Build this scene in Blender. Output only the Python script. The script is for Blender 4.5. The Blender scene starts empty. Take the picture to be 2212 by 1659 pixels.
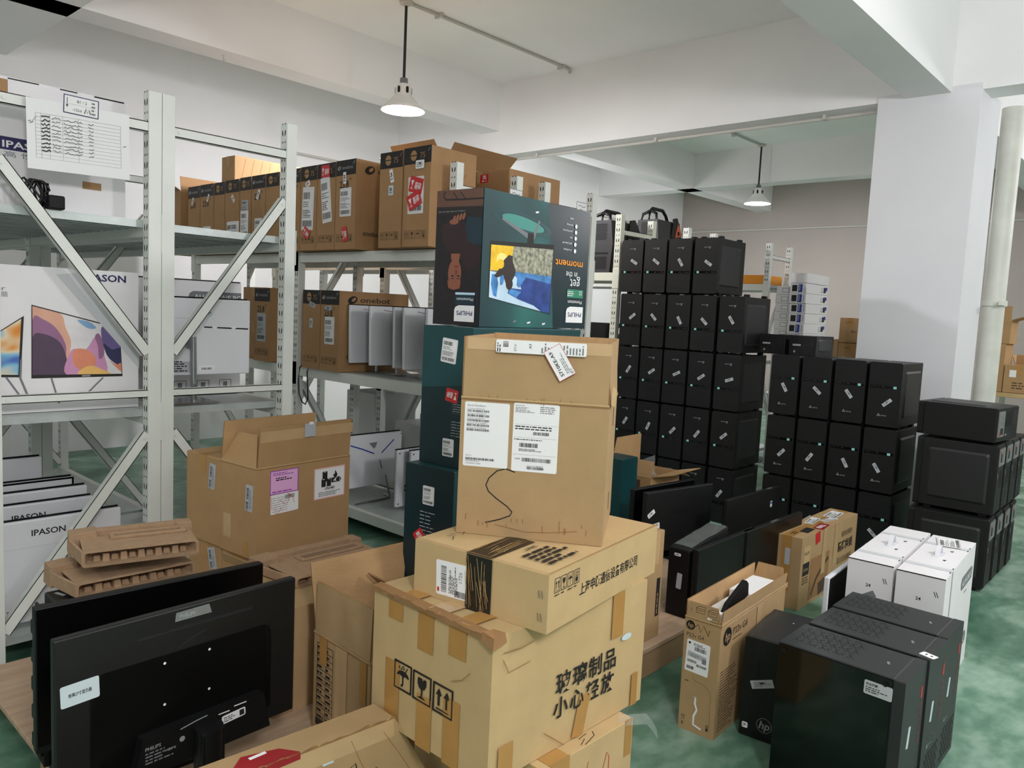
import bpy, bmesh, math, random
from mathutils import Vector, Matrix
random.seed(7)
PI = math.pi
R = math.radians
sc = bpy.context.scene
COL = sc.collection

# ---------------------------------------------------------------- camera
cam = bpy.data.cameras.new('camera'); co = bpy.data.objects.new('camera', cam); COL.objects.link(co); sc.camera = co
cam.sensor_width = 36.0; cam.lens = 36.0 * 1668.24 / 2212.0; cam.clip_end = 60; cam.clip_start = 0.05
_p, _r, _a = R(5.40965), R(2.67694), R(42.31244)
_f = Vector((math.cos(_a) * math.cos(_p), math.sin(_a) * math.cos(_p), -math.sin(_p)))
_s = Vector((math.sin(_a), -math.cos(_a), 0)); _u = _s.cross(_f)
_R = math.cos(_r) * _s + math.sin(_r) * _u; _U = math.cos(_r) * _u - math.sin(_r) * _s
co.matrix_world = Matrix(((_R.x, _U.x, -_f.x, 0), (_R.y, _U.y, -_f.y, 0), (_R.z, _U.z, -_f.z, 1.42), (0, 0, 0, 1)))

# ---------------------------------------------------------------- world, lamps, exposure
w = bpy.data.worlds.new('world'); sc.world = w; w.use_nodes = True
w.node_tree.nodes['Background'].inputs[0].default_value = (0.75, 0.8, 0.85, 1)
w.node_tree.nodes['Background'].inputs[1].default_value = 0.3
sc.view_settings.view_transform = 'Standard'; sc.view_settings.look = 'None'
sc.view_settings.exposure = 0.02; sc.view_settings.gamma = 1.0; sc.view_settings.use_curve_mapping = False
sc.cycles.max_bounces = 8; sc.cycles.diffuse_bounces = 5; sc.cycles.glossy_bounces = 3
sc.cycles.sample_clamp_indirect = 6.0; sc.cycles.use_denoising = True

def lamp_light(x, y, z, watts, radius=0.12, col=(1, 0.965, 0.985)):
    L = bpy.data.lights.new('lamp_light', 'POINT'); L.energy = watts; L.shadow_soft_size = radius; L.color = col
    o = bpy.data.objects.new('lamp_light', L); COL.objects.link(o); o.location = (x, y, z)
    return o
# further unseen lamps assumed for the hall, placed to brighten it: only their light
for lx, ly, lz, wt in ((3.2, -1.0, 2.6, 130), (-0.1, -0.9, 2.5, 150), (-1.4, 3.2, 2.7, 35), (8.3, -0.8, 2.7, 110), (7.6, 6.6, 2.7, 22)):
    lamp_light(lx, ly, lz, wt, 0.2)

# ---------------------------------------------------------------- materials
def lin(c):
    c /= 255.0
    return c / 12.92 if c <= 0.04045 else ((c + 0.055) / 1.055) ** 2.4
MATS = {}
def M(name, rgb, rough=0.6, metal=0.0, ns=0, na=0.12, bump=0.0, bs=200.0, emit=0, spec=0.5, stretch=None):
    m = bpy.data.materials.new(name); m.use_nodes = True; nt = m.node_tree; b = nt.nodes['Principled BSDF']
    c = tuple(lin(v) for v in rgb) + (1,)
    b.inputs['Base Color'].default_value = c; b.inputs['Roughness'].default_value = rough; b.inputs['Metallic'].default_value = metal
    b.inputs['Specular IOR Level'].default_value = spec
    if ns or bump:
        tc = nt.nodes.new('ShaderNodeTexCoord'); src = tc.outputs['Object']
        if stretch:
            mp = nt.nodes.new('ShaderNodeMapping'); mp.inputs['Scale'].default_value = stretch
            nt.links.new(src, mp.inputs[0]); src = mp.outputs[0]
    if ns:
        n = nt.nodes.new('ShaderNodeTexNoise'); n.inputs['Scale'].default_value = ns; n.inputs['Detail'].default_value = 5
        nt.links.new(src, n.inputs['Vector'])
        cr = nt.nodes.new('ShaderNodeValToRGB')
        cr.color_ramp.elements[0].position = 0.3; cr.color_ramp.elements[1].position = 0.7
        cr.color_ramp.elements[0].color = tuple(v * (1 - na) for v in c[:3]) + (1,)
        cr.color_ramp.elements[1].color = tuple(min(1, v * (1 + na)) for v in c[:3]) + (1,)
        nt.links.new(n.outputs['Fac'], cr.inputs[0]); nt.links.new(cr.outputs[0], b.inputs['Base Color'])
    if bump:
        n2 = nt.nodes.new('ShaderNodeTexNoise'); n2.inputs['Scale'].default_value = bs; n2.inputs['Detail'].default_value = 3
        nt.links.new(src, n2.inputs['Vector'])
        bp = nt.nodes.new('ShaderNodeBump'); bp.inputs['Strength'].default_value = bump; bp.inputs['Distance'].default_value = 0.004
        nt.links.new(n2.outputs['Fac'], bp.inputs['Height']); nt.links.new(bp.outputs[0], b.inputs['Normal'])
    if emit:
        b.inputs['Emission Color'].default_value = c; b.inputs['Emission Strength'].default_value = emit
    MATS[name] = m
    return m
M('wall_paint', (236, 236, 236), 0.85, ns=1.3, na=0.03, bump=0.12, bs=14)
M('ceiling_paint', (246, 246, 245), 0.85, ns=1.1, na=0.03, bump=0.1, bs=10)
M('pillar_paint', (222, 222, 226), 0.75, ns=2.0, na=0.025, bump=0.25, bs=5)
M('far_wall_paint', (172, 164, 158), 0.85, ns=1.5, na=0.03)
M('pipe_white', (214, 214, 205), 0.5, ns=6, na=0.08)
M('conduit', (196, 194, 186), 0.6)
M('steel', (224, 227, 221), 0.42, ns=5, na=0.05, bump=0.04, bs=30)
M('steel_cream', (222, 224, 208), 0.4, ns=5, na=0.05)
M('galv', (186, 194, 192), 0.35, 0.25, ns=18, na=0.1)
M('galv_dark', (96, 102, 104), 0.4, 0.3, ns=12, na=0.15)
M('hole', (18, 19, 20), 0.9)
KR = dict(ns=9, na=0.06, bump=0.10, bs=60)
M('kraft', (172, 142, 101), 0.8, **KR)
M('kraft_light', (190, 162, 116), 0.8, **KR)
M('kraft_dark', (172, 137, 94), 0.82, **KR)
M('kraft_shelf', (168, 130, 90), 0.8, **KR)
M('kraft_in', (186, 150, 106), 0.85, ns=9, na=0.06, bump=0.2, bs=40, stretch=(1, 14, 1))
M('kraft_edge', (150, 112, 72), 0.9)
M('tape', (176, 132, 74), 0.28, ns=14, na=0.07)
M('tape_clear', (196, 164, 122), 0.15, ns=14, na=0.05)
M('tape_black', (30, 27, 22), 0.3, ns=60, na=0.3)
M('ink', (28, 26, 25), 0.6)
M('ink_soft', (74, 58, 42), 0.7)
M('ink_grey', (120, 122, 126), 0.7)
M('ink_navy', (30, 28, 84), 0.6)
M('ink_blue', (28, 56, 150), 0.5)
M('ink_red', (196, 36, 38), 0.5)
M('red_label', (204, 40, 42), 0.4)
M('dark_red_label', (150, 26, 34), 0.4)
M('orange_ink', (236, 146, 40), 0.5)
M('paper', (236, 236, 236), 0.6)
M('paper_grey', (178, 182, 186), 0.35)
M('paper_blue', (200, 214, 218), 0.4)
M('pink_label', (232, 178, 224), 0.5)
M('purple_ink', (150, 60, 160), 0.5)
M('pink_line', (236, 176, 176), 0.5)
M('white_carton', (232, 230, 232), 0.55, ns=5, na=0.02)
M('white_plastic', (224, 225, 230), 0.35, ns=4, na=0.015)
M('white_dull', (205, 208, 212), 0.5)
M('silver', (170, 172, 174), 0.25, 0.9)
M('black_plastic', (17, 18, 18), 0.45, ns=30, na=0.1, bump=0.05, bs=400, spec=0.35)
M('black_matte', (12, 12, 13), 0.6, spec=0.3)
M('black_gloss', (9, 9, 10), 0.12, spec=0.4)
M('screen', (5, 5, 6), 0.3, spec=0.25)
M('monitor_back', (21, 22, 22), 0.42, ns=40, na=0.06, bump=0.06, bs=500, spec=0.45)
M('case_steel', (26, 27, 28), 0.45, ns=25, na=0.05, spec=0.5)
M('case_dark', (13, 14, 14), 0.5, spec=0.4)
M('case_grey', (36, 38, 40), 0.5, ns=25, na=0.05)
M('emblem', (150, 152, 156), 0.4)
M('cyan', (140, 205, 200), 0.35)
M('orange_plastic', (190, 84, 40), 0.4)
M('psu_grey', (150, 152, 150), 0.4, 0.5)
M('pulp', (166, 136, 106), 0.95, ns=30, na=0.08, bump=0.5, bs=120)
M('plywood', (186, 158, 132), 0.7, ns=6, na=0.14, bump=0.1, bs=30, stretch=(1, 6, 6))
M('plywood_edge', (160, 132, 98), 0.8, ns=8, na=0.1, stretch=(2, 2, 40))
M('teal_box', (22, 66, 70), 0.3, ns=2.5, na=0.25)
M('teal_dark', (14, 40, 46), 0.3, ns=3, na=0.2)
M('teal_light', (60, 140, 130), 0.35)
M('green_badge', (40, 130, 98), 0.4)
M('maroon', (48, 26, 28), 0.35, ns=6, na=0.2)
M('dusk', (30, 24, 28), 0.3, ns=4, na=0.2)
M('dusk_teal', (22, 50, 62), 0.3, ns=4, na=0.2)
M('desk_brown', (96, 64, 50), 0.35, ns=8, na=0.15)
M('skin_print', (140, 84, 62), 0.45, ns=14, na=0.08)
M('hair_print', (28, 20, 20), 0.5)
M('lip_print', (120, 52, 50), 0.5)
M('water_print', (70, 130, 190), 0.3, ns=22, na=0.5)
M('snow_print', (196, 222, 240), 0.3, ns=12, na=0.1)
M('ice_print', (44, 70, 140), 0.3, ns=18, na=0.45)
M('rock_print', (150, 150, 130), 0.3, ns=60, na=0.8)
M('sun_print', (250, 196, 40), 0.3, ns=30, na=0.2)
M('sun_core', (255, 232, 140), 0.3)
M('person_print', (46, 32, 28), 0.4)
M('orange_bin', (232, 150, 40), 0.4)
M('cable', (14, 14, 15), 0.4)
M('shade_white', (232, 232, 230), 0.3)
M('rod_black', (24, 24, 25), 0.5)
M('bulb', (255, 250, 235), 0.5, emit=16)
M('clear_film', (190, 198, 192), 0.15)
MATS['clear_film'].node_tree.nodes['Principled BSDF'].inputs['Alpha'].default_value = 0.22
M('dark_glass', (6, 6, 6), 0.08, spec=0.5)

def floor_mat():
    m = bpy.data.materials.new('floor_epoxy'); m.use_nodes = True; nt = m.node_tree; b = nt.nodes['Principled BSDF']
    tc = nt.nodes.new('ShaderNodeTexCoord')
    n1 = nt.nodes.new('ShaderNodeTexNoise'); n1.inputs['Scale'].default_value = 1.6; n1.inputs['Detail'].default_value = 8; n1.inputs['Distortion'].default_value = 1.2
    n2 = nt.nodes.new('ShaderNodeTexNoise'); n2.inputs['Scale'].default_value = 9; n2.inputs['Detail'].default_value = 6
    mp = nt.nodes.new('ShaderNodeMapping'); mp.inputs['Scale'].default_value = (0.9, 1.6, 1)
    nt.links.new(tc.outputs['Object'], n1.inputs[0]); nt.links.new(tc.outputs['Object'], mp.inputs[0]); nt.links.new(mp.outputs[0], n2.inputs[0])
    ad = nt.nodes.new('ShaderNodeMath'); ad.operation = 'MULTIPLY_ADD'; ad.inputs[1].default_value = 0.5
    nt.links.new(n2.outputs['Fac'], ad.inputs[0]); nt.links.new(n1.outputs['Fac'], ad.inputs[2])
    cr = nt.nodes.new('ShaderNodeValToRGB'); e = cr.color_ramp.elements
    e[0].position = 0.58; e[0].color = (lin(66), lin(106), lin(86), 1)
    e[1].position = 0.95; e[1].color = (lin(150), lin(178), lin(160), 1)
    x = e.new(0.74); x.color = (lin(96), lin(134), lin(112), 1)
    nt.links.new(ad.outputs[0], cr.inputs[0]); nt.links.new(cr.outputs[0], b.inputs['Base Color'])
    b.inputs['Roughness'].default_value = 0.38
    MATS['floor_epoxy'] = m
floor_mat()
def art_mat(name, cols, scale, dist=2.0, off=(0, 0, 0)):
    m = bpy.data.materials.new(name); m.use_nodes = True; nt = m.node_tree; b = nt.nodes['Principled BSDF']
    tc = nt.nodes.new('ShaderNodeTexCoord'); mp = nt.nodes.new('ShaderNodeMapping'); mp.inputs['Location'].default_value = off
    n = nt.nodes.new('ShaderNodeTexNoise'); n.inputs['Scale'].default_value = scale; n.inputs['Detail'].default_value = 1.0; n.inputs['Distortion'].default_value = dist
    nt.links.new(tc.outputs['Object'], mp.inputs[0]); nt.links.new(mp.outputs[0], n.inputs[0])
    cr = nt.nodes.new('ShaderNodeValToRGB'); e = cr.color_ramp.elements
    k = len(cols)
    for i, c in enumerate(cols):
        pos = 0.25 + 0.5 * i / (k - 1)
        el = e[i] if i < 2 else e.new(pos)
        el.position = pos; el.color = tuple(lin(v) for v in c) + (1,)
    nt.links.new(n.outputs['Fac'], cr.inputs[0]); nt.links.new(cr.outputs[0], b.inputs['Base Color'])
    b.inputs['Roughness'].default_value = 0.45
    MATS[name] = m
art_mat('swirl_print', [(70, 52, 84), (96, 64, 110), (226, 150, 120), (232, 226, 226), (196, 140, 176), (240, 170, 90), (52, 60, 120)], 4.2, 1.2, (0.3, 0, 0.2))
art_mat('swirl_print_warm', [(70, 110, 190), (130, 190, 220), (230, 214, 180), (226, 150, 60), (190, 84, 40)], 7.0, 1.0, (1.3, 0, 0.7))
for n_, c_ in (('pearl', (226, 222, 224)), ('peach', (222, 168, 144)), ('mauve', (150, 104, 140)), ('plum', (82, 62, 84)), ('pink', (206, 146, 186)), ('coral', (226, 140, 110)), ('gold', (240, 190, 110)), ('violet', (110, 96, 150)), ('navy', (50, 52, 90)), ('sky', (130, 170, 210))): M('art_' + n_, c_, 0.5, ns=16, na=0.07)
art_mat('teal_glow', [(16, 50, 56), (18, 58, 62), (26, 78, 80), (44, 116, 108)], 3.2, 0.3, (0.8, 0.1, 0.35))

# ---------------------------------------------------------------- mesh helpers
X3, Y3, Z3 = Vector((1, 0, 0)), Vector((0, 1, 0)), Vector((0, 0, 1))
class Fr:                                       # a plane: origin, right, up, outward normal
    def __init__(s, o, a, b): s.o = Vector(o); s.a = Vector(a).normalized(); s.b = Vector(b).normalized(); s.n = s.a.cross(s.b)
    def p(s, x, y, d=0.0): return s.o + s.a * x + s.b * y + s.n * d
_txt = {}
def text2d(s, bold):
    k = (s, bold)
    if k not in _txt:
        cu = bpy.data.curves.new('t', 'FONT'); cu.body = s; cu.size = 1.0; cu.resolution_u = 2; cu.offset = 0.018 if bold else 0.0
        o = bpy.data.objects.new('t', cu); COL.objects.link(o)
        dg = bpy.context.evaluated_depsgraph_get(); me = o.evaluated_get(dg).to_mesh()
        vs = [(v.co.x, v.co.y) for v in me.vertices]; fs = [tuple(p.vertices) for p in me.polygons]
        o.evaluated_get(dg).to_mesh_clear(); bpy.data.objects.remove(o); bpy.data.curves.remove(cu)
        xs = [v[0] for v in vs] or [0]
        _txt[k] = (vs, fs, min(xs), max(xs))
    return _txt[k]
class MB:
    def __init__(s): s.v = []; s.f = []; s.m = []; s.ml = []; s.eps = 0.0006; s.sm = []
    def mi(s, name):
        if name not in s.ml: s.ml.append(name)
        return s.ml.index(name)
    def add(s, vs, fs, mat, smooth=False):
        b = len(s.v); s.v += [tuple(v) for v in vs]; k = s.mi(mat)
        for f in fs: s.f.append(tuple(b + i for i in f)); s.m.append(k); s.sm.append(smooth)
    def box(s, x0, x1, y0, y1, z0, z1, mat):
        s.hexa([(x0, y0, z0), (x1, y0, z0), (x1, y1, z0), (x0, y1, z0), (x0, y0, z1), (x1, y0, z1), (x1, y1, z1), (x0, y1, z1)], mat)
    def hexa(s, p, mat): s.add(p, [(3, 2, 1, 0), (4, 5, 6, 7), (0, 1, 5, 4), (1, 2, 6, 5), (2, 3, 7, 6), (3, 0, 4, 7)], mat)
    def prism(s, fr, pts, d0, d1, mat, smooth=False):
        n = len(pts); vs = [fr.p(x, y, d0) for x, y in pts] + [fr.p(x, y, d1) for x, y in pts]
        s.add(vs, [tuple(range(n - 1, -1, -1)), tuple(range(n, 2 * n))], mat)
        s.add(vs, [(i, (i + 1) % n, n + (i + 1) % n, n + i) for i in range(n)], mat, smooth)
    def bar(s, a, b, wx, wy, mat, up=None):
        a, b = Vector(a), Vector(b); d = (b - a).normalized(); up = Vector(up or (0, 0, 1))
        if abs(d.dot(up)) > 0.99: up = Vector((1, 0, 0))
        r = d.cross(up).normalized(); q = r.cross(d)
        c = [a + r * i * wx / 2 + q * j * wy / 2 for i, j in ((-1, -1), (1, -1), (1, 1), (-1, 1))]
        s.hexa(c + [p + (b - a) for p in c], mat)
    def tube(s, path, r, mat, n=8):
        path = [Vector(p) for p in path]; rings = []
        for i, p in enumerate(path):
            d = (path[min(i + 1, len(path) - 1)] - path[max(i - 1, 0)]).normalized()
            up = Z3 if abs(d.z) < 0.95 else X3
            a = d.cross(up).normalized(); b = a.cross(d)
            rings.append([p + (a * math.cos(2 * PI * k / n) + b * math.sin(2 * PI * k / n)) * r for k in range(n)])
        vs = [q for g in rings for q in g]; fs = []
        for i in range(len(rings) - 1):
            for k in range(n):
                fs.append((i * n + k, i * n + (k + 1) % n, (i + 1) * n + (k + 1) % n, (i + 1) * n + k))
        s.add(vs, fs, mat, True); s.add(rings[0], [tuple(range(n))], mat); s.add(rings[-1], [tuple(range(n - 1, -1, -1))], mat)
    def lathe(s, prof, c, mat, n=32):
        vs = [(c[0] + r * math.cos(2 * PI * k / n), c[1] + r * math.sin(2 * PI * k / n), c[2] + z) for r, z in prof for k in range(n)]
        fs = [(i * n + k, i * n + (k + 1) % n, (i + 1) * n + (k + 1) % n, (i + 1) * n + k) for i in range(len(prof) - 1) for k in range(n)]
        s.add(vs, fs, mat, True)
    # --- flat print on a face
    def lay(s, fr, pts, mat, fs=None):
        s.add([fr.p(x, y, s.eps) for x, y in pts], fs or [tuple(range(len(pts)))], mat); s.eps += 0.00006
    def rect(s, fr, x, y, w_, h_, mat, ang=0):
        c, q = math.cos(R(ang)), math.sin(R(ang))
        s.lay(fr, [(x + c * i * w_ / 2 - q * j * h_ / 2, y + q * i * w_ / 2 + c * j * h_ / 2) for i, j in ((-1, -1), (1, -1), (1, 1), (-1, 1))], mat)
    def ell(s, fr, x, y, rx, ry, mat, ang=0, n=24):
        c, q = math.cos(R(ang)), math.sin(R(ang))
        s.lay(fr, [(x + c * rx * math.cos(t) - q * ry * math.sin(t), y + q * rx * math.cos(t) + c * ry * math.sin(t)) for t in [2 * PI * k / n for k in range(n)]], mat)
    def frame(s, fr, x0, y0, x1, y1, t, mat):
        vs = [(x0, y0), (x1, y0), (x1, y1), (x0, y1), (x0 + t, y0 + t), (x1 - t, y0 + t), (x1 - t, y1 - t), (x0 + t, y1 - t)]
        s.lay(fr, vs, mat, [(0, 1, 5, 4), (1, 2, 6, 5), (2, 3, 7, 6), (3, 0, 4, 7)])
    def line(s, fr, pts, t, mat):
        vs = []; fs = []
        for i, (x, y) in enumerate(pts):
            a = pts[max(i - 1, 0)]; b = pts[min(i + 1, len(pts) - 1)]
            dx, dy = b[0] - a[0], b[1] - a[1]; l = math.hypot(dx, dy) or 1
            vs += [(x - dy / l * t / 2, y + dx / l * t / 2), (x + dy / l * t / 2, y - dx / l * t / 2)]
            if i: fs.append((2 * i - 2, 2 * i - 1, 2 * i + 1, 2 * i))
        s.lay(fr, vs, mat, fs)
    def text(s, fr, x, y, size, txt, mat, ang=0, al='l', bold=False, fit=None, shear=0.0):
        vs, fs, x0, x1 = text2d(txt, bold)
        if not vs: return
        kx = size if fit is None else fit / (x1 - x0)
        c, q = math.cos(R(ang)), math.sin(R(ang))
        ox = {'l': x0, 'c': (x0 + x1) / 2, 'r': x1}[al]
        P = []
        for a, b in vs:
            a = (a - ox) * kx; b *= size; a += shear * b
            P.append((x + c * a - q * b, y + q * a + c * b))
        s.lay(fr, P, mat, fs)
    def barcode(s, fr, x, y, w_, h_, mat='ink', vert=False, seed=1, n=None):
        rnd = random.Random(seed); vs = []; fs = []; L = h_ if vert else w_; p = 0
        step = L / (n or 22)
        while p < L - step * 0.3:
            q = min(L, p + step * rnd.choice((0.3, 0.5, 0.8))); b = len(vs)
            vs += [(x, y + p), (x + w_, y + p), (x + w_, y + q), (x, y + q)] if vert else [(x + p, y), (x + q, y), (x + q, y + h_), (x + p, y + h_)]
            fs.append((b, b + 1, b + 2, b + 3)); p = q + step * rnd.choice((0.3, 0.5, 0.7))
        s.lay(fr, vs, mat, fs)
    def small_print(s, fr, x, y, w_, h_, n, mat='ink_grey', seed=1, vert=False, fill=0.45):
        rnd = random.Random(seed); vs = []; fs = []
        for i in range(n):
            p = 0.0; L = (h_ if vert else w_) * rnd.uniform(0.5, 1.0); D = (w_ if vert else h_) / n
            while p < L:
                q = min(L, p + rnd.uniform(0.6, 2.6) * D); b = len(vs); r0 = D * (n - 1 - i) + D * 0.2; r1 = r0 + D * fill
                vs += [(x + r0, y + p), (x + r0, y + q), (x + r1, y + q), (x + r1, y + p)] if vert else [(x + p, y + r0), (x + q, y + r0), (x + q, y + r1), (x + p, y + r1)]
                fs.append((b, b + 1, b + 2, b + 3)); p = q + 0.4 * D
        s.lay(fr, vs, mat, fs)
    def build(s, name, parent=None, bevel=0.0, loc=None, rot=None):
        me = bpy.data.meshes.new(name); me.from_pydata(s.v, [], s.f)
        for k in s.ml: me.materials.append(MATS[k])
        me.polygons.foreach_set('material_index', s.m); me.polygons.foreach_set('use_smooth', s.sm); me.update()
        o = bpy.data.objects.new(name, me); COL.objects.link(o)
        if parent: o.parent = parent
        if loc: o.location = loc
        if rot: o.rotation_euler = rot
        if bevel:
            b = o.modifiers.new('bevel', 'BEVEL'); b.width = bevel; b.segments = 2; b.limit_method = 'ANGLE'; b.angle_limit = R(40); b.harden_normals = False
        return o
def thing(name, label, cat, loc=(0, 0, 0), rz=0.0, group=None, rot=None):
    o = bpy.data.objects.new(name, None); COL.objects.link(o); o.empty_display_size = 0.05
    o.location = loc; o.rotation_euler = rot or (0, 0, rz); o['label'] = label; o['category'] = cat
    if group: o['group'] = group
    return o
def tag(o, label, cat, group=None):
    o['label'] = label; o['category'] = cat
    if group: o['group'] = group
    return o
def struct(mb, name, bevel=0):
    o = mb.build(name, None, bevel); o['kind'] = 'structure'; return o
KIDS = {}
def kids(o): return [c for c in o.children]
def dup(root, loc, rot=None, label=None, group=None):
    r = root.copy(); COL.objects.link(r); r.location = loc
    if rot is not None: r.rotation_euler = rot
    if label: r['label'] = label
    if group: r['group'] = group
    for ch in root.children:
        c = ch.copy(); COL.objects.link(c); c.parent = r
        for g in ch.children:
            d = g.copy(); COL.objects.link(d); d.parent = c
    return r
def child(o, name): return [c for c in o.children if c.name.split('.')[0] == name]
def rrect(x0, y0, x1, y1, r, n=4):
    P = []
    for cx, cy, a0 in ((x1 - r, y0 + r, -90), (x1 - r, y1 - r, 0), (x0 + r, y1 - r, 90), (x0 + r, y0 + r, 180)):
        for k in range(n + 1):
            t = R(a0 + 90 * k / n); P.append((cx + r * math.cos(t), cy + r * math.sin(t)))
    return P
ORD = ['first', 'second', 'third', 'fourth', 'fifth', 'sixth', 'seventh', 'eighth', 'ninth', 'tenth', 'eleventh', 'twelfth', 'thirteenth']
# ---------------------------------------------------------------- setting
X0, X1, YR, YL, ZC = -4.0, 12.5, -4.5, 7.4, 3.75
def slab(name, a, b, c, d, e, f, mat):
    m = MB(); m.box(a, b, c, d, e, f, mat); return struct(m, name)
slab('floor', X0, X1, YR, YL, -0.1, 0, 'floor_epoxy')
slab('ceiling', X0, X1, YR, YL, ZC, ZC + 0.1, 'ceiling_paint')
slab('wall_left', X0, X1, YL, YL + 0.1, 0, ZC, 'wall_paint')
slab('wall_back', X1, X1 + 0.1, YR, YL, 0, ZC, 'far_wall_paint')
slab('wall_right', X0, X1, YR - 0.1, YR, 0, ZC, 'wall_paint')
slab('wall_front', X0 - 0.1, X0, YR, YL, 0, ZC, 'wall_paint')
def beams(name, boxes, mat='wall_paint'):
    m = MB()
    for b in boxes: m.box(*b, mat)
    return struct(m, name)
beams('trim_1', [(5.925, 6.19, YR, YL, 3.02, ZC)])                       # main cross beam above the pillar
beams('trim_2', [(X0, X1, 5.73, 6.0, 3.27, ZC)])                         # long beam near the left wall
beams('trim_3', [(9.93, 10.2, YR, YL, 3.27, ZC)])
beams('trim_4', [(1.55, 1.92, YR, YL, 3.27, ZC)])
beams('trim_5', [(X0, X1, 1.50, 1.785, 3.02, ZC)])                        # beam running into the pillar
beams('trim_6', [(5.905, 6.48, 1.32, 1.97, 0, 3.06)], 'pillar_paint')     # pillar
m = MB(); m.tube([(6.66, 1.27, 0), (6.66, 1.27, 3.05)], 0.075, 'pipe_white', 20)
m.tube([(6.66, 1.27, 1.62), (6.66, 1.27, 1.66)], 0.088, 'pipe_white', 20); m.box(6.5, 6.66, 1.19, 1.21, 1.625, 1.655, 'pipe_white')
struct(m, 'trim_7')                                                       # drain pipe beside the pillar
m = MB()
m.tube([(6.06, 1.99, 2.995), (6.06, 7.38, 2.995)], 0.014, 'conduit', 10)
for y in (2.4, 3.9, 5.3, 6.6): m.box(6.03, 6.09, y - 0.012, y + 0.012, 2.985, 3.02, 'conduit')
m.tube([(6.055, 1.985, 2.99), (6.055, 1.985, 2.93)], 0.02, 'conduit', 10)
struct(m, 'trim_8')
m = MB()
m.tube([(3.94, 4.85, 3.735), (5.9, 4.83, 3.735), (5.915, 4.83, 3.70)], 0.012, 'conduit', 10)
for x in (4.25, 5.8): m.box(x - 0.012, x + 0.012, 4.80, 4.88, 3.715, 3.75, 'conduit')
m.tube([(6.2, 4.75, 3.735), (9.82, 4.7, 3.735)], 0.012, 'conduit', 10)
for x in (7.6, 9.1): m.box(x - 0.012, x + 0.012, 4.68, 4.76, 3.715, 3.75, 'conduit')
struct(m, 'trim_9')
m = MB(); m.tube([(X0, 7.385, 2.97), (X1, 7.385, 2.97)], 0.014, 'conduit', 8); m.tube([(12.485, YR, 2.97), (12.485, YL, 2.97)], 0.014, 'conduit', 8)
struct(m, 'trim_10')
m = MB(); m.tube([(2.96, 5.84, 3.275), (2.96, 5.84, 3.25), (2.965, 5.845, 3.225), (2.98, 5.85, 3.235)], 0.006, 'conduit', 6); struct(m, 'trim_11')   # hook under the long beam

# ---------------------------------------------------------------- pendant lamps
def pendant(x, y, rim, label):
    t = thing('pendant_lamp', label, 'lamp', (x, y, ZC), 0, 'pendant lamps of the hall')
    b = rim - ZC
    m = MB(); m.lathe([(0.001, 0), (0.055, 0), (0.05, -0.02), (0.02, -0.035), (0.001, -0.035)], (0, 0, 0), 'conduit', 20); m.build('ceiling_rose', t)
    m = MB(); m.tube([(0, 0, -0.03), (0, 0, b + 0.235)], 0.011, 'rod_black', 12); m.build('rod', t)
    m = MB(); m.lathe([(0.001, 0.245), (0.03, 0.245), (0.031, 0.205), (0.035, 0.2), (0.001, 0.2)], (0, 0, b), 'ink_grey', 24); m.build('socket_cap', t)
    m = MB()
    m.lathe([(0.034, 0.205), (0.052, 0.19), (0.062, 0.15), (0.066, 0.115), (0.10, 0.08), (0.15, 0.03), (0.17, 0.0), (0.167, 0.0), (0.146, 0.028), (0.096, 0.075), (0.06, 0.112), (0.056, 0.15), (0.034, 0.2)], (0, 0, b), 'shade_white', 40)
    sh = m.build('lamp_shade', t)
    for k in range(6):
        m = MB(); a = 2 * PI * k / 6 + 0.3; fr = Fr((0.0635 * math.cos(a), 0.0635 * math.sin(a), b + 0.15), (-math.sin(a), math.cos(a), 0), (0, 0, 1))
        m.prism(fr, rrect(-0.011, -0.025, 0.011, 0.025, 0.01), 0, 0.002, 'hole'); m.build('vent_slot', sh)
    m = MB(); m.lathe([(0.001, 0.055), (0.04, 0.06), (0.05, 0.08), (0.045, 0.11), (0.03, 0.14), (0.02, 0.17), (0.001, 0.17)], (0, 0, b), 'bulb', 28); m.build('bulb', t)
    return t
pendant(3.94, 4.87, 2.93, 'white enamel pendant lamp on a black rod above the open flap carton')
pendant(9.82, 4.70, 2.98, 'white enamel pendant lamp farther back beyond the ceiling beam')
lamp_light(3.94, 4.87, 2.94, 190, 0.07)
lamp_light(9.82, 4.70, 2.99, 190, 0.07)

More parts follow.
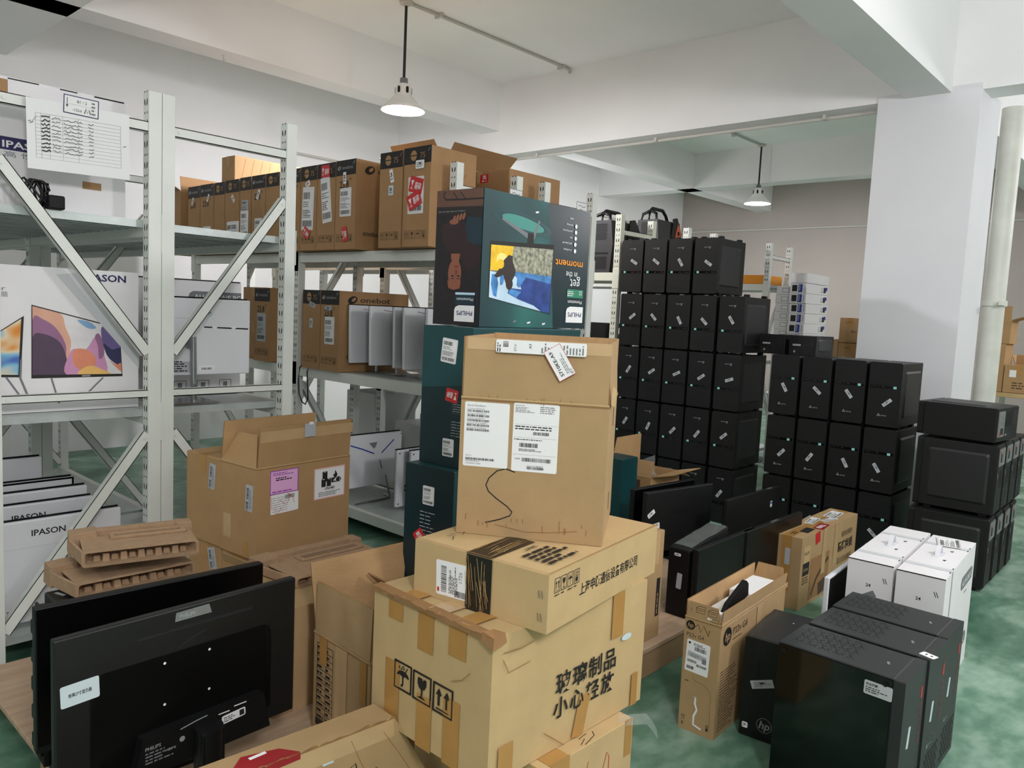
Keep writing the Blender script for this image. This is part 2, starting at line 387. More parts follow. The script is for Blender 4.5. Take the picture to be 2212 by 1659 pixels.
# ---------------------------------------------------------------- storage racks
def channel(m, x, y, z0, z1, sx, mat):          # C-shaped upright; its slotted face looks to sx along X
    a, b = 0.05, 0.055
    P = [(0, 0), (a, 0), (a, b), (0, b), (0, b - 0.012), (0.004, b - 0.012), (0.004, b - 0.004), (a - 0.004, b - 0.004), (a - 0.004, 0.004), (0.004, 0.004), (0.004, 0.012), (0, 0.012)]
    if sx < 0: P = [(a - px, py) for px, py in P][::-1]
    fr = Fr((x, y, z0), (1, 0, 0), (0, 1, 0)); m.prism(fr, P, 0, z1 - z0, mat)
def upright(rack, x, y, z1, sx, mat, plate_z=()):
    m = MB(); channel(m, x, y, 0, z1, sx, mat)
    m.box(x - 0.015, x + 0.065, y - 0.01, y + 0.065, 0, 0.006, mat)
    fx = x if sx < 0 else x + 0.05
    fr = Fr((fx, y + 0.055, 0), (0, -1, 0), (0, 0, 1)) if sx < 0 else Fr((fx, y, 0), (0, 1, 0), (0, 0, 1))
    z = 0.08; k = 0
    while z < z1 - 0.03:
        for s_ in (0.017, 0.038):
            m.ell(fr, s_, z + 0.04, 0.0035, 0.0045, 'hole', n=8); m.eps = 0.0006
            if k % 1 == 0: m.ell(fr, s_, z, 0.004, 0.014, 'hole', 10 if s_ < 0.03 else -10, n=10); m.eps = 0.0006
        z += 0.08; k += 1
    return m.build('upright', rack, 0.0015)
def rack(name, label, xs, ys, ztop, shelves, mat='steel', mirror=False, deck=True, deck_t=0.03, beam_h=0.065, group='steel storage racks', brace_end=True):
    t = thing(name, label, 'storage rack', (0, 0, 0), 0, group)
    xa, xb = xs
    for i, y in enumerate(ys):
        yy = y if i == 0 else y
        upright(t, xa, yy, ztop, -1, mat); upright(t, xb - 0.05, yy, ztop, -1, mat)
        l, r = (xa + 0.05, xb - 0.05)
        yb = yy + 0.006
        def brace(a, b, wz):
            m = MB(); d = (Vector(b) - Vector(a)).normalized(); n_ = Vector((0, 1, 0)); q = d.cross(n_)
            c = [Vector(a) + q * s_ for s_ in (-wz / 2, wz / 2)]
            L = Vector(b) - Vector(a)
            for (p0, p1) in ((c[0], c[1]),):
                m.hexa([p0, p1, p1 + n_ * 0.003, p0 + n_ * 0.003, p0 + L, p1 + L, p1 + L + n_ * 0.003, p0 + L + n_ * 0.003], mat)
            for p0, s_ in ((c[0], 1), (c[1], -1)):
                p1 = p0 + q * 0.003 * s_
                m.hexa([p0, p1, p1 + n_ * 0.032, p0 + n_ * 0.032, p0 + L, p1 + L, p1 + L + n_ * 0.032, p0 + L + n_ * 0.032], mat)
            fr = Fr(Vector(a) + d * 0.02 + n_ * -0.0005, d, -q if (d.cross(-q)).y < 0 else q)
            m.prism(fr, rrect(-0.006, -0.006, 0.006, 0.006, 0.005), 0, 0.003, 'steel')
            m.build('brace', t)
        k = ztop / 2.2
        brace((l, yb, 2.065 * k), (r, yb, 2.065 * k), 0.038); brace((l, yb, 1.022 * k), (r, yb, 1.022 * k), 0.03)
        p, q = (r, l) if mirror else (l, r)
        brace((p, yb, 1.862 * k), (q, yb, 1.185 * k), 0.042); brace((q, yb, 0.86 * k), (p, yb, 0.17 * k), 0.042)
    for zt in shelves:
        for i in range(len(ys) - 1):
            y0, y1 = ys[i] + 0.055, ys[i + 1]
            for bx, ox in ((xa + 0.004, -1), (xb - 0.004 - 0.04, 1)):
                m = MB(); m.box(bx, bx + 0.04, y0 + 0.002, y1 - 0.002, zt - beam_h, zt - 0.002, mat)
                px = xa - 0.0035 if ox < 0 else xb + 0.0005
                for yp in (y0 - 0.03, y1 + 0.03):
                    m.box(px, px + 0.003, yp - 0.03, yp + 0.03, zt - beam_h - 0.06, zt + 0.03, mat)
                fr = Fr((px - 0.0002 if ox < 0 else px + 0.0032, 0, 0), (0, -1, 0) if ox < 0 else (0, 1, 0), (0, 0, 1))
                m.build('beam', t, 0.003)
            if deck:
                m = MB(); n = max(3, int(round((y1 - y0) / 0.24))); d = (y1 - y0) / n
                for j in range(n):
                    ya = y0 + j * d; xl, xr = xa + 0.045, xb - 0.045
                    m.box(xl, xr, ya + 0.001, ya + d - 0.001, zt - 0.004, zt, 'galv')
                    for off in (0.002, d * 0.33, d * 0.66, d - 0.006):
                        m.box(xl, xr, ya + off, ya + off + 0.004 + (0.02 if 0.02 < off < d - 0.02 else 0), zt - deck_t, zt - 0.004, 'galv')
                m.build('deck', t)
    return t
rack('storage_rack', 'grey steel rack nearest the camera, hung with a handwritten sheet', (0.735, 1.340), (3.136, 4.62, 6.1), 2.2, (0.13, 0.955, 1.71))
rack('storage_rack', 'grey steel rack touching the nearest rack, scribbled on its top bar', (1.342, 1.94), (3.136, 4.62, 6.1), 2.2, (0.13, 0.955, 1.705), mirror=True)
rack('storage_rack', 'grey steel rack holding the long row of brown monitor cartons', (2.89, 3.42), (3.1, 4.62, 6.14), 2.2, (0.127, 0.978, 1.743), mirror=True)
rack('storage_rack', 'grey steel rack right behind the rack of brown monitor cartons', (3.60, 4.13), (3.08, 4.60, 6.12), 2.2, (0.127, 0.90, 1.743))
rack('storage_rack', 'cream steel rack with slotted post beside the tall tower wall', (5.0, 5.5), (3.49, 5.0), 2.2, (0.13, 0.95, 1.755), mat='steel_cream', mirror=True)
rack('storage_rack', 'steel rack behind the tall tower wall, only its post tops showing', (5.95, 6.47), (3.45, 4.95), 2.2, (0.13, 1.0, 1.75))
rack('storage_rack', 'grey steel rack near the far wall holding small white cartons', (7.33, 7.86), (3.33, 4.8), 2.2, (0.13, 0.7, 1.28, 1.80), mirror=True)
# ---------------------------------------------------------------- cartons
def faces(l, w_, h):
    return {'L': Fr((0, w_, 0), (0, -1, 0), (0, 0, 1)), 'R': Fr((0, 0, 0), (1, 0, 0), (0, 0, 1)), 'T': Fr((0, 0, h), (1, 0, 0), (0, 1, 0)),
            'X': Fr((l, 0, 0), (0, 1, 0), (0, 0, 1)), 'Y': Fr((l, w_, 0), (-1, 0, 0), (0, 0, 1))}
def sticker(parent, fr, x, y, w_, h_, mat='paper', ang=0, name='sticker', fn=None, r=0.004, label=None, lift=0.0):
    m = MB(); loc = Fr((0, 0, 0), (1, 0, 0), (0, 1, 0))
    m.prism(loc, rrect(-w_ / 2, -h_ / 2, w_ / 2, h_ / 2, min(r, w_ / 3, h_ / 3), 2), 0.0003, 0.0009, mat); m.eps = 0.0012
    if fn: fn(m, loc, w_, h_)
    o = m.build(name, parent)
    c, s = math.cos(R(ang)), math.sin(R(ang)); a = fr.a * c + fr.b * s; b = fr.b * c - fr.a * s; p = fr.p(x, y, lift)
    o.matrix_local = Matrix(((a.x, b.x, fr.n.x, p.x), (a.y, b.y, fr.n.y, p.y), (a.z, b.z, fr.n.z, p.z), (0, 0, 0, 1)))
    if label: o['label'] = label
    return o
def courier(seed=1, red=False):
    def f(m, fr, w_, h_):
        m.barcode(fr, -w_ * 0.42, h_ * 0.22, w_ * 0.6, h_ * 0.16, seed=seed); m.small_print(fr, -w_ * 0.42, h_ * 0.03, w_ * 0.8, h_ * 0.15, 3, 'ink_grey', seed)
        m.frame(fr, -w_ * 0.45, -h_ * 0.46, w_ * 0.45, h_ * 0.46, w_ * 0.006, 'ink_grey')
        m.small_print(fr, -w_ * 0.42, -h_ * 0.22, w_ * 0.8, h_ * 0.2, 5, 'ink', seed + 3); m.barcode(fr, -w_ * 0.42, -h_ * 0.42, w_ * 0.8, h_ * 0.14, seed=seed + 9)
        if red: m.line(fr, [(-w_ * .4, h_ * .1), (-w_ * .3, -h_ * .35), (-w_ * .1, h_ * .0), (w_ * .0, -h_ * .3), (w_ * .3, h_ * .3)], w_ * .02, 'ink_red')
    return f
def tagprint(m, fr, w_, h_):
    m.small_print(fr, -w_ * 0.38, -h_ * 0.32, w_ * 0.76, h_ * 0.64, 3, 'ink_grey', 5); m.rect(fr, 0, h_ * 0.12, w_ * 0.2, h_ * 0.2, 'ink')
def fragile(m, fr, w_, h_):                     # red sticker: wine glass and two characters
    m.text(fr, -w_ * 0.1, -h_ * 0.22, h_ * 0.5, '易碎', 'paper', bold=True, fit=w_ * 0.5)
    m.lay(fr, [(-w_ * .4, h_ * .25), (-w_ * .18, h_ * .25), (-w_ * .26, -h_ * .05), (-w_ * .32, -h_ * .05)], 'paper'); m.rect(fr, -w_ * .29, -h_ * .15, w_ * .03, h_ * .25, 'paper'); m.rect(fr, -w_ * .29, -h_ * .27, w_ * .18, h_ * .05, 'paper')
def icon(m, fr, x, y, w_, h_, kind, mat='ink', t=0.004, frame=True):
    if frame: m.frame(fr, x, y, x + w_, y + h_, t, mat)
    cx = x + w_ / 2
    if kind == 'umbrella':
        P = [(cx - w_ * .34, y + h_ * .50)] + [(cx + w_ * .34 * math.cos(a), y + h_ * .50 + h_ * .2 * math.sin(a)) for a in [PI - PI * k / 10 for k in range(11)]] + [(cx + w_ * .17, y + h_ * .54), (cx, y + h_ * .5), (cx - w_ * .17, y + h_ * .54)]
        m.lay(fr, P, mat); m.line(fr, [(cx, y + h_ * .66), (cx, y + h_ * .2), (cx - w_ * .05, y + h_ * .14), (cx - w_ * .1, y + h_ * .2)], w_ * .05, mat)
        for k, (a, b) in enumerate(((-.2, .80), (-.08, .76), (.06, .79), (.18, .74), (.0, .85), (.24, .83))): m.ell(fr, cx + a * w_, y + b * h_, w_ * .035, h_ * .03, mat, n=8)
    elif kind == 'glass':
        m.lay(fr, [(cx - w_ * .22, y + h_ * .82), (cx - w_ * .23, y + h_ * .62), (cx - w_ * .14, y + h_ * .48), (cx, y + h_ * .43), (cx + w_ * .14, y + h_ * .48), (cx + w_ * .23, y + h_ * .62), (cx + w_ * .22, y + h_ * .82), (cx + w_ * .1, y + h_ * .82), (cx + w_ * .02, y + h_ * .7), (cx, y + h_ * .82)], mat)
        m.rect(fr, cx, y + h_ * .32, w_ * .06, h_ * .28, mat); m.lay(fr, [(cx - w_ * .24, y + h_ * .13), (cx + w_ * .24, y + h_ * .13), (cx, y + h_ * .24)], mat)
    elif kind == 'up':
        for q in (-.2, .2):
            m.rect(fr, cx + q * w_, y + h_ * .46, w_ * .09, h_ * .4, mat); m.lay(fr, [(cx + q * w_ - w_ * .14, y + h_ * .62), (cx + q * w_ + w_ * .14, y + h_ * .62), (cx + q * w_, y + h_ * .84)], mat)
        m.rect(fr, cx, y + h_ * .15, w_ * .64, h_ * .035, mat)
    elif kind == 'stack':
        m.rect(fr, cx, y + h_ * .3, w_ * .4, h_ * .3, mat); m.line(fr, [(cx, y + h_ * .5), (cx, y + h_ * .85)], w_ * .07, mat); m.frame(fr, cx - w_ * .25, y + h_ * .5, cx + w_ * .25, y + h_ * .82, w_ * .05, mat)
def put(mb, root, name='body', bevel=0.003): return mb.build(name, root, bevel)
def carton(label, x, y, z, yaw, l, w_, h, mat='kraft', deco=None, name='carton', cat='carton', group=None, tape='tape', seam='l', bevel=0.004, pname='body'):
    t = thing(name, label, cat, (x, y, z), R(yaw), group)
    m = MB(); m.box(0, l, 0, w_, 0, h, mat); F = faces(l, w_, h)
    if tape:
        if seam == 'l':
            m.rect(F['T'], l / 2, w_ / 2, l, 0.05, tape); m.rect(F['L'], w_ / 2, h - 0.035, 0.05, 0.07, tape); m.rect(F['T'], l / 2, w_ / 2, l, 0.002, 'kraft_edge')
        else:
            m.rect(F['T'], l / 2, w_ / 2, 0.05, w_, tape); m.rect(F['R'], l / 2, h - 0.035, 0.05, 0.07, tape); m.rect(F['T'], l / 2, w_ / 2, 0.002, w_, 'kraft_edge')
    if deco: deco(m, F, None)
    put(m, t, pname, bevel)
    return t, F
def flap(root, p0, p1, out, length, ang, mat, trim=0.004, mat_in=None, deco=None, th=0.005, name='flap', cut=(0, 0)):
    p0, p1, out = Vector(p0), Vector(p1), Vector(out).normalized(); e = (p1 - p0).normalized()
    d = Z3 * math.cos(R(ang)) + out * math.sin(R(ang)); n = e.cross(d)
    if n.dot(out) < 0: n = -n
    a, b = p0 + e * trim, p1 - e * trim; m = MB()
    c1, c2 = a + d * length + e * cut[0], b + d * length - e * cut[1]
    q = n * th
    V = [a, b, c2, c1]; vs = [v - q for v in V] + [v.copy() for v in V]
    m.add(vs, [(4, 5, 6, 7)], mat); m.add(vs, [(3, 2, 1, 0)], mat_in or mat); m.add(vs, [(0, 1, 5, 4), (1, 2, 6, 5), (2, 3, 7, 6), (3, 0, 4, 7)], 'kraft_edge')
    if deco:
        ax = e if e.cross(d).dot(out) > 0 else -e
        fr = Fr(a if ax == e else b, ax, d); deco(m, fr)
    return m.build(name, root)
def open_carton(label, x, y, z, yaw, l, w_, h, mat, flaps, deco=None, name='open_carton', cat='carton', mat_in='kraft_in', th=0.005, group=None):
    """flaps: side -> (length, angle from upright, outward positive, deco, cut)"""
    t = thing(name, label, cat, (x, y, z), R(yaw), group); F = faces(l, w_, h)
    m = MB(); m.box(0, l, 0, w_, 0, th, mat)
    m.box(0, th, 0, w_, th, h, mat); m.box(l - th, l, 0, w_, th, h, mat); m.box(th, l - th, 0, th, th, h, mat); m.box(th, l - th, w_ - th, w_, th, h, mat)
    if deco: deco(m, F, t)
    for k, L_ in (('L', w_), ('R', l)): m.rect(F[k], L_ / 2, h - 0.002, L_, 0.004, 'kraft_light'); m.rect(F[k], L_ / 2, h - 0.006, L_, 0.003, 'kraft_edge')  # fold crease: its shading painted as a light line over a dark one
    m.build('body', t)
    E = {'R': ((0, 0, h), (l, 0, h), (0, -1, 0)), 'L': ((0, w_, h), (0, 0, h), (-1, 0, 0)), 'X': ((l, 0, h), (l, w_, h), (1, 0, 0)), 'Y': ((l, w_, h), (0, w_, h), (0, 1, 0))}
    for k, v in flaps.items():
        a, b, o = E[k]; flap(t, a, b, o, v[0], v[1], mat, mat_in=mat_in, deco=v[2] if len(v) > 2 else None, cut=v[3] if len(v) > 3 else (0, 0))
    return t, F

# --- centre stack: bottom carton, glass carton, flat carton, upright open carton
def d_bottom(m, F, t):
    R_ = F['R']; m.rect(R_, 0.06, 0.30, 0.07, 0.16, 'tape'); m.rect(F['T'], 0.06, 0.03, 0.07, 0.06, 'tape'); m.rect(R_, 0.335, 0.33, 0.03, 0.10, 'tape')
    m.line(R_, [(0.19, 0.10), (0.20, 0.18), (0.225, 0.27), (0.245, 0.325), (0.255, 0.31), (0.255, 0.24), (0.24, 0.15)], 0.0022, 'ink_red')
    m.line(R_, [(0.11, 0.12), (0.135, 0.22), (0.17, 0.33)], 0.0018, 'ink_red')
    m.line(F['T'], [(0.15, 0.010), (0.18, 0.022), (0.165, 0.03), (0.20, 0.034)], 0.002, 'ink')
    m.line(F['T'], [(0.16, 0.004), (0.21, 0.016), (0.22, 0.03)], 0.002, 'ink')
carton('battered tan carton under the glass goods carton, red marker loops on its side', 1.315, 1.045, 0, -1.5, 0.355, 0.46, 0.375, 'kraft_light', d_bottom, group='cartons in the centre pile')
def d_glass(m, F, t):
    L, Rr = F['L'], F['R']
    icon(m, L, 0.091, 0.108, 0.066, 0.071, 'umbrella'); icon(m, L, 0.163, 0.107, 0.067, 0.071, 'glass'); icon(m, L, 0.237, 0.106, 0.069, 0.071, 'up')
    for x, y, w_, h in ((0.089, 0.300, 0.055, 0.045), (0.203, 0.282, 0.056, 0.095), (0.313, 0.293, 0.058, 0.07), (0.083, 0.095, 0.055, 0.155), (0.206, 0.06, 0.055, 0.13), (0.302, 0.075, 0.055, 0.16)):
        m.rect(L, x, y, w_, h, 'tape')
    icon(m, L, 0.091, 0.108, 0.066, 0.071, 'umbrella'); icon(m, L, 0.163, 0.107, 0.067, 0.071, 'glass'); icon(m, L, 0.237, 0.106, 0.069, 0.071, 'up')
    for i, c in enumerate('玻璃制品'): m.text(Rr, 0.247 + i * 0.062, 0.142, 0.058, c, 'ink', al='c', bold=True)
    for i, c in enumerate('小心轻放'): m.text(Rr, 0.240 + i * 0.062, 0.083, 0.055, c, 'ink', al='c', bold=True)
    m.rect(Rr, 0.457, 0.275, 0.05, 0.12, 'tape'); m.rect(Rr, 0.322, 0.052, 0.045, 0.106, 'tape', -14); m.rect(Rr, 0.052, 0.04, 0.048, 0.085, 'tape'); m.rect(Rr, 0.55, 0.045, 0.028, 0.09, 'tape')
    for i, c in enumerate('小心轻放'): m.text(Rr, 0.240 + i * 0.062, 0.083, 0.055, c, 'ink', al='c', bold=True)
    m.ell(Rr, 0.50, 0.205, 0.022, 0.009, 'paper_blue', n=16)
    m.line(Rr, [(0.03, 0.30), (0.09, 0.295), (0.13, 0.30)], 0.002, 'kraft_edge'); m.line(Rr, [(0.03, 0.285), (0.05, 0.25), (0.12, 0.255)], 0.002, 'kraft_edge'); m.line(Rr, [(0.18, 0.06), (0.22, 0.03), (0.26, 0.0)], 0.002, 'kraft_edge')
    m.line(L, [(0.30, 0.20), (0.335, 0.215), (0.36, 0.24)], 0.002, 'kraft_edge')
    T = F['T']; m.rect(T, 0.10, 0.19, 0.2, 0.055, 'tape_clear'); m.rect(T, 0.05, 0.10, 0.10, 0.05, 'tape'); m.rect(T, 0.03, 0.30, 0.06, 0.055, 'tape')
g, F = carton('large tan carton with umbrella and wine glass marks, Chinese glass goods warning', 1.174, 1.088, 0.377, -1.1, 0.589, 0.423, 0.338, 'kraft_light', d_glass, tape=None, group='cartons in the centre pile', bevel=0.006)
m = MB()                                        # torn lip of the lid along the left edge
rnd = random.Random(3); P = [(-0.004, 0.423 - 0.423 * i / 14) for i in range(15)]
for i in range(14):
    (a, b), (c, d) = P[i], P[i + 1]; z0 = 0.339 + rnd.uniform(0, 0.006); z1 = 0.339 + rnd.uniform(0, 0.007)
    m.hexa([(a - 0.003, d, 0.33), (0.02, d, 0.339), (0.02, b, 0.339), (a - 0.003, b, 0.33), (a - rnd.uniform(.002, .006), d, z1), (0.02, d, 0.343), (0.02, b, 0.343), (a - rnd.uniform(.002, .006), b, z0)], 'kraft_edge')
o = m.build('torn_edge', g); o['label'] = 'torn frayed carton edge'; m = MB()
m.hexa([(-0.012, -0.012, 0.318), (0.035, -0.008, 0.325), (0.03, 0.03, 0.34), (-0.01, 0.03, 0.33), (-0.008, -0.01, 0.345), (0.03, -0.006, 0.348), (0.028, 0.028, 0.345), (-0.006, 0.026, 0.349)], 'kraft_edge')
o = m.build('torn_corner', g); o['label'] = 'crushed frayed carton corner'
def d_flat(m, F, t):
    L, Rr, T = F['L'], F['R'], F['T']
    m.text(Rr, 0.137, 0.052, 0.031, '上海申瓯通信设备有限公司', 'ink', bold=True, fit=0.30)
    for i, k in enumerate(('up', 'glass', 'umbrella', 'stack')): icon(m, Rr, 0.024 + i * 0.0275, 0.086, 0.0235, 0.034, k, t=0.0016); m.small_print(Rr, 0.025 + i * 0.0275, 0.078, 0.021, 0.006, 1, 'ink', i)
    m.rect(L, 0.202, 0.0665, 0.075, 0.134, 'tape_black'); m.rect(T, 0.09, 0.195, 0.18, 0.075, 'tape_black'); m.rect(T, 0.45, 0.195, 0.18, 0.075, 'tape_black')
    rr = random.Random(5)
    for i in range(16):
        x = 0.168 + 0.068 * rr.random(); m.line(L, [(x, rr.uniform(0.0, 0.05)), (x - rr.uniform(0, 0.02), rr.uniform(0.07, 0.132))], 0.0012, 'tape' if i % 2 else 'kraft_light')
    for i in range(14):
        y = 0.162 + 0.066 * rr.random(); m.line(T, [(rr.uniform(0, 0.06), y), (rr.uniform(0.08, 0.17), y + 0.008)], 0.0012, 'tape' if i % 2 else 'kraft_light')
    m.text(T, 0.10, 0.13, 0.014, '上海申瓯', 'ink', ang=0, bold=True); m.small_print(T, 0.06, 0.03, 0.15, 0.09, 5, 'ink', 11, fill=0.6)
    m.line(T, [(0.05, 0.315), (0.07, 0.33), (0.062, 0.345), (0.085, 0.335), (0.08, 0.35), (0.105, 0.338), (0.10, 0.325), (0.12, 0.335)], 0.002, 'ink')
    for x, y in ((0.372, 0.088), (0.380, 0.088), (0.372, 0.036), (0.380, 0.036)): m.rect(L, x, y, 0.002, 0.018, 'silver', 12)
    m.line(T, [(0.0, 0.393), (0.0, 0.0), (0.554, 0.0)], 0.003, 'kraft_edge')
f2, F = carton('flat tan carton with black striped tape and Chinese company name on its side', 1.279, 1.028, 0.7155, 7.1, 0.554, 0.393, 0.133, 'kraft_light', d_flat, tape=None, group='cartons in the centre pile')
def waybill(m, fr, w_, h_):
    m.barcode(fr, -w_ * .36, -h_ * .4, w_ * .15, h_ * .75, vert=True, seed=4); m.small_print(fr, -w_ * .15, -h_ * .4, w_ * .25, h_ * .8, 6, 'ink', 8, True); m.text(fr, w_ * .22, -h_ * .02, h_ * .17, '1726', 'ink_grey', ang=90); m.barcode(fr, w_ * .02, -h_ * .46, w_ * .4, h_ * .18, seed=6); m.rect(fr, -w_ * .44, -h_ * .35, w_ * .05, h_ * .12, 'ink_red'); m.text(fr, -w_ * .08, h_ * .05, h_ * .1, '00-00', 'ink', ang=90)
sticker(f2, F['L'], 0.128, 0.0575, 0.112, 0.085, 'paper', 2, 'shipping_label', waybill)
def d_up(m, F, t):
    L, Rr = F['L'], F['R']
    m.line(L, [(0.146, 0.168), (0.122, 0.175), (0.10, 0.168), (0.08, 0.148), (0.073, 0.13), (0.08, 0.114), (0.10, 0.098), (0.13, 0.079), (0.143, 0.066), (0.138, 0.056), (0.114, 0.045), (0.09, 0.037), (0.075, 0.033)], 0.003, 'ink')
    m.rect(Rr, 0.20, 0.30, 0.05, 0.014, 'hole', 90); m.rect(Rr, 0.20, 0.07, 0.05, 0.014, 'hole', 90)
    m.line(L, [(0.10, 0.03), (0.18, 0.018), (0.24, 0.022), (0.31, 0.032)], 0.002, 'kraft_edge')
    rr = random.Random(9)
    for i in range(26): x = rr.uniform(0.01, 0.36); y = rr.choice((0.03, 0.045, 0.35)); m.rect(L, x, y, 0.0018, rr.uniform(0.008, 0.02), 'kraft_edge')
def d_upflap(m, fr):
    m.rect(fr, 0.186, 0.134, 0.36, 0.03, 'tape_clear')
u2, F = open_carton('upright tan carton with raised flaps, serial number sheets and black marker curve', 1.542, 1.079, 0.8495, 31.9, 0.355, 0.372, 0.352, 'kraft',
    {'L': (0.150, -1.5, d_upflap), 'R': (0.150, -3), 'Y': (0.150, 0), 'X': (0.153, 2)}, d_up, group='cartons in the centre pile')
def serials(m, fr, w_, h_):
    m.text(fr, -w_ * .44, h_ * .43, h_ * .045, 'Serial Numbers', 'ink_grey')
    for i, s_ in enumerate(('(1) Serial #: MRFM0DL6FJ', '(2) Serial #: VXQ9XM2HCY', '(3) Serial #: JBC3PEUYAT', '(4) Serial #: V5WCXN5BFW1', '(5) Serial #: KTTC9KBUNQ')):
        y = h_ * .385 - i * h_ * .073; m.text(fr, -w_ * .44, y, h_ * .026, s_, 'ink_grey'); m.barcode(fr, -w_ * .44, y - h_ * .042, w_ * .5, h_ * .034, 'ink', seed=i + 2, n=26)
    m.text(fr, -w_ * .44, -h_ * .34, h_ * .026, 'EBCC18', 'ink_grey'); m.barcode(fr, -w_ * .44, -h_ * .40, w_ * .65, h_ * .035, 'ink', seed=17, n=34); m.small_print(fr, -w_ * .44, -h_ * .425, w_ * .5, h_ * .02, 1, 'ink_grey', 3); m.text(fr, -w_ * .44, -h_ * .46, h_ * .03, 'Assembled in China', 'ink_grey')
def packing(m, fr, w_, h_):
    m.text(fr, -w_ * .46, h_ * .455, h_ * .026, 'Delivered by', 'ink'); m.small_print(fr, -w_ * .46, h_ * .36, w_ * .45, h_ * .085, 4, 'ink_grey', 3); m.small_print(fr, w_ * .08, h_ * .36, w_ * .38, h_ * .11, 4, 'ink_grey', 5)
    m.rect(fr, 0, h_ * .19, w_ * .94, h_ * .002, 'ink_grey'); m.small_print(fr, -w_ * .45, h_ * .11, w_ * .9, h_ * .07, 2, 'ink', 6)
    m.barcode(fr, -w_ * .05, h_ * .045, w_ * .35, h_ * .045, seed=21); m.rect(fr, 0, h_ * .0, w_ * .94, h_ * .002, 'ink_grey'); m.small_print(fr, -w_ * .46, -h_ * .04, w_ * .92, h_ * .025, 1, 'ink', 7); m.barcode(fr, -w_ * .34, -h_ * .14, w_ * .4, h_ * .06, seed=22)
    m.small_print(fr, -w_ * .35, -h_ * .2, w_ * .6, h_ * .04, 2, 'ink', 8); m.rect(fr, 0, -h_ * .25, w_ * .94, h_ * .002, 'ink_grey'); m.text(fr, -w_ * .42, -h_ * .325, h_ * .03, 'DATE', 'ink'); m.barcode(fr, -w_ * .27, -h_ * .35, w_ * .64, h_ * .055, seed=23, n=34); m.text(fr, -w_ * .15, -h_ * .42, h_ * .024, 'Delivery #: 7188565393', 'ink'); m.barcode(fr, -w_ * .15, -h_ * .46, w_ * .36, h_ * .035, seed=24)
sticker(u2, F['L'], 0.068, 0.257, 0.115, 0.164, 'paper', 0, 'serial_sheet', serials)
sticker(u2, F['L'], 0.193, 0.258, 0.115, 0.172, 'paper', 0, 'packing_sheet', packing)
fl = Fr(F['L'].o + Vector((0, 0, 0.352)), (0, -1, 0), (0, 0, 1))
def topstrip(m, fr, w_, h_):
    m.text(fr, -w_ * .27, -h_ * .35, h_ * .27, '571V', 'ink', ang=90); m.text(fr, -w_ * .1, -h_ * .1, h_ * .33, 'A9', 'ink', ang=90); m.barcode(fr, -w_ * .42, -h_ * .05, w_ * .06, h_ * .45, vert=True, seed=5, n=9)
    m.small_print(fr, -w_ * .49, -h_ * .45, w_ * .05, h_ * .9, 2, 'ink', 3, True); m.small_print(fr, w_ * .0, -h_ * .4, w_ * .14, h_ * .8, 4, 'ink_grey', 4, True); m.small_print(fr, w_ * .24, -h_ * .4, w_ * .24, h_ * .8, 7, 'ink_grey', 6, True)
sticker(u2, fl, 0.197, 0.131, 0.225, 0.032, 'paper', 0, 'address_strip', topstrip, lift=0.006)
def routetag(m, fr, w_, h_):
    m.frame(fr, -w_ / 2, -h_ / 2, w_ / 2, h_ / 2, 0.001, 'ink_red'); m.text(fr, 0, h_ * .1, h_ * .26, '5710KE-A9', 'ink', al='c', bold=True, fit=w_ * .8); m.small_print(fr, -w_ * .4, -h_ * .3, w_ * .8, h_ * .25, 3, 'ink_grey', 3); m.text(fr, -w_ * .46, -h_ * .42, h_ * .16, '寄方', 'ink_grey')
sticker(u2, fl, 0.245, 0.098, 0.083, 0.046, 'paper', -238, 'route_tag', routetag, lift=0.0068)
m = MB(); m.add([(0.0, -0.003, 0.352), (0.045, -0.012, 0.345), (0.035, -0.014, 0.385), (0.004, -0.006, 0.40)], [(0, 1, 2), (0, 2, 3)], 'kraft_light'); m.build('torn_flap', u2)

# --- open carton with a battery warning and its closed twin, on two cartons, by the racks
def d_open(m, F, t):
    L = F['L']; m.rect(L, 0.05, 0.10, 0.05, 0.09, 'tape_clear'); m.rect(L, 0.17, 0.03, 0.03, 0.06, 'tape')
def d_openflap(m, fr): m.rect(fr, 0.22, 0.113, 0.43, 0.04, 'tape_clear')
def barstrip(m, fr, w_, h_): m.barcode(fr, -w_ * .35, -h_ * .05, w_ * .3, h_ * .42, vert=True, seed=3, n=16); m.small_print(fr, w_ * .02, -h_ * .4, w_ * .35, h_ * .8, 3, 'ink_grey', 4, True); m.barcode(fr, -w_ * .38, -h_ * .45, w_ * .3, h_ * .3, vert=True, seed=8, n=12)
oy, ox = R(5.3), (1.421, 2.520)
def off(a, b): return ox[0] + a * math.cos(oy) - b * math.sin(oy), ox[1] + a * math.sin(oy) + b * math.cos(oy)
q0, q1 = off(0, 0), off(0, 0.236)
t, F = open_carton('open brown carton with battery warning label, pink delivery note and raised flaps', q0[0], q0[1], 0.4645, 5.3, 0.436, 0.233, 0.345, 'kraft_dark',
    {'R': (0.148, 4, d_openflap), 'Y': (0.148, -6), 'L': (0.12, -30, None, (0.02, 0.08)), 'X': (0.12, -34, None, (0.08, 0.02))}, d_open, group='brown twin cartons by the racks')
def pinknote(m, fr, w_, h_):
    m.frame(fr, -w_ / 2, -h_ / 2, w_ / 2, h_ / 2, 0.003, 'purple_ink'); m.small_print(fr, -w_ * .4, h_ * .28, w_ * .8, h_ * .14, 2, 'purple_ink', 3); m.small_print(fr, -w_ * .3, h_ * .05, w_ * .6, h_ * .16, 2, 'ink', 4, fill=.6); m.small_print(fr, -w_ * .42, -h_ * .44, w_ * .84, h_ * .1, 1, 'purple_ink', 5)
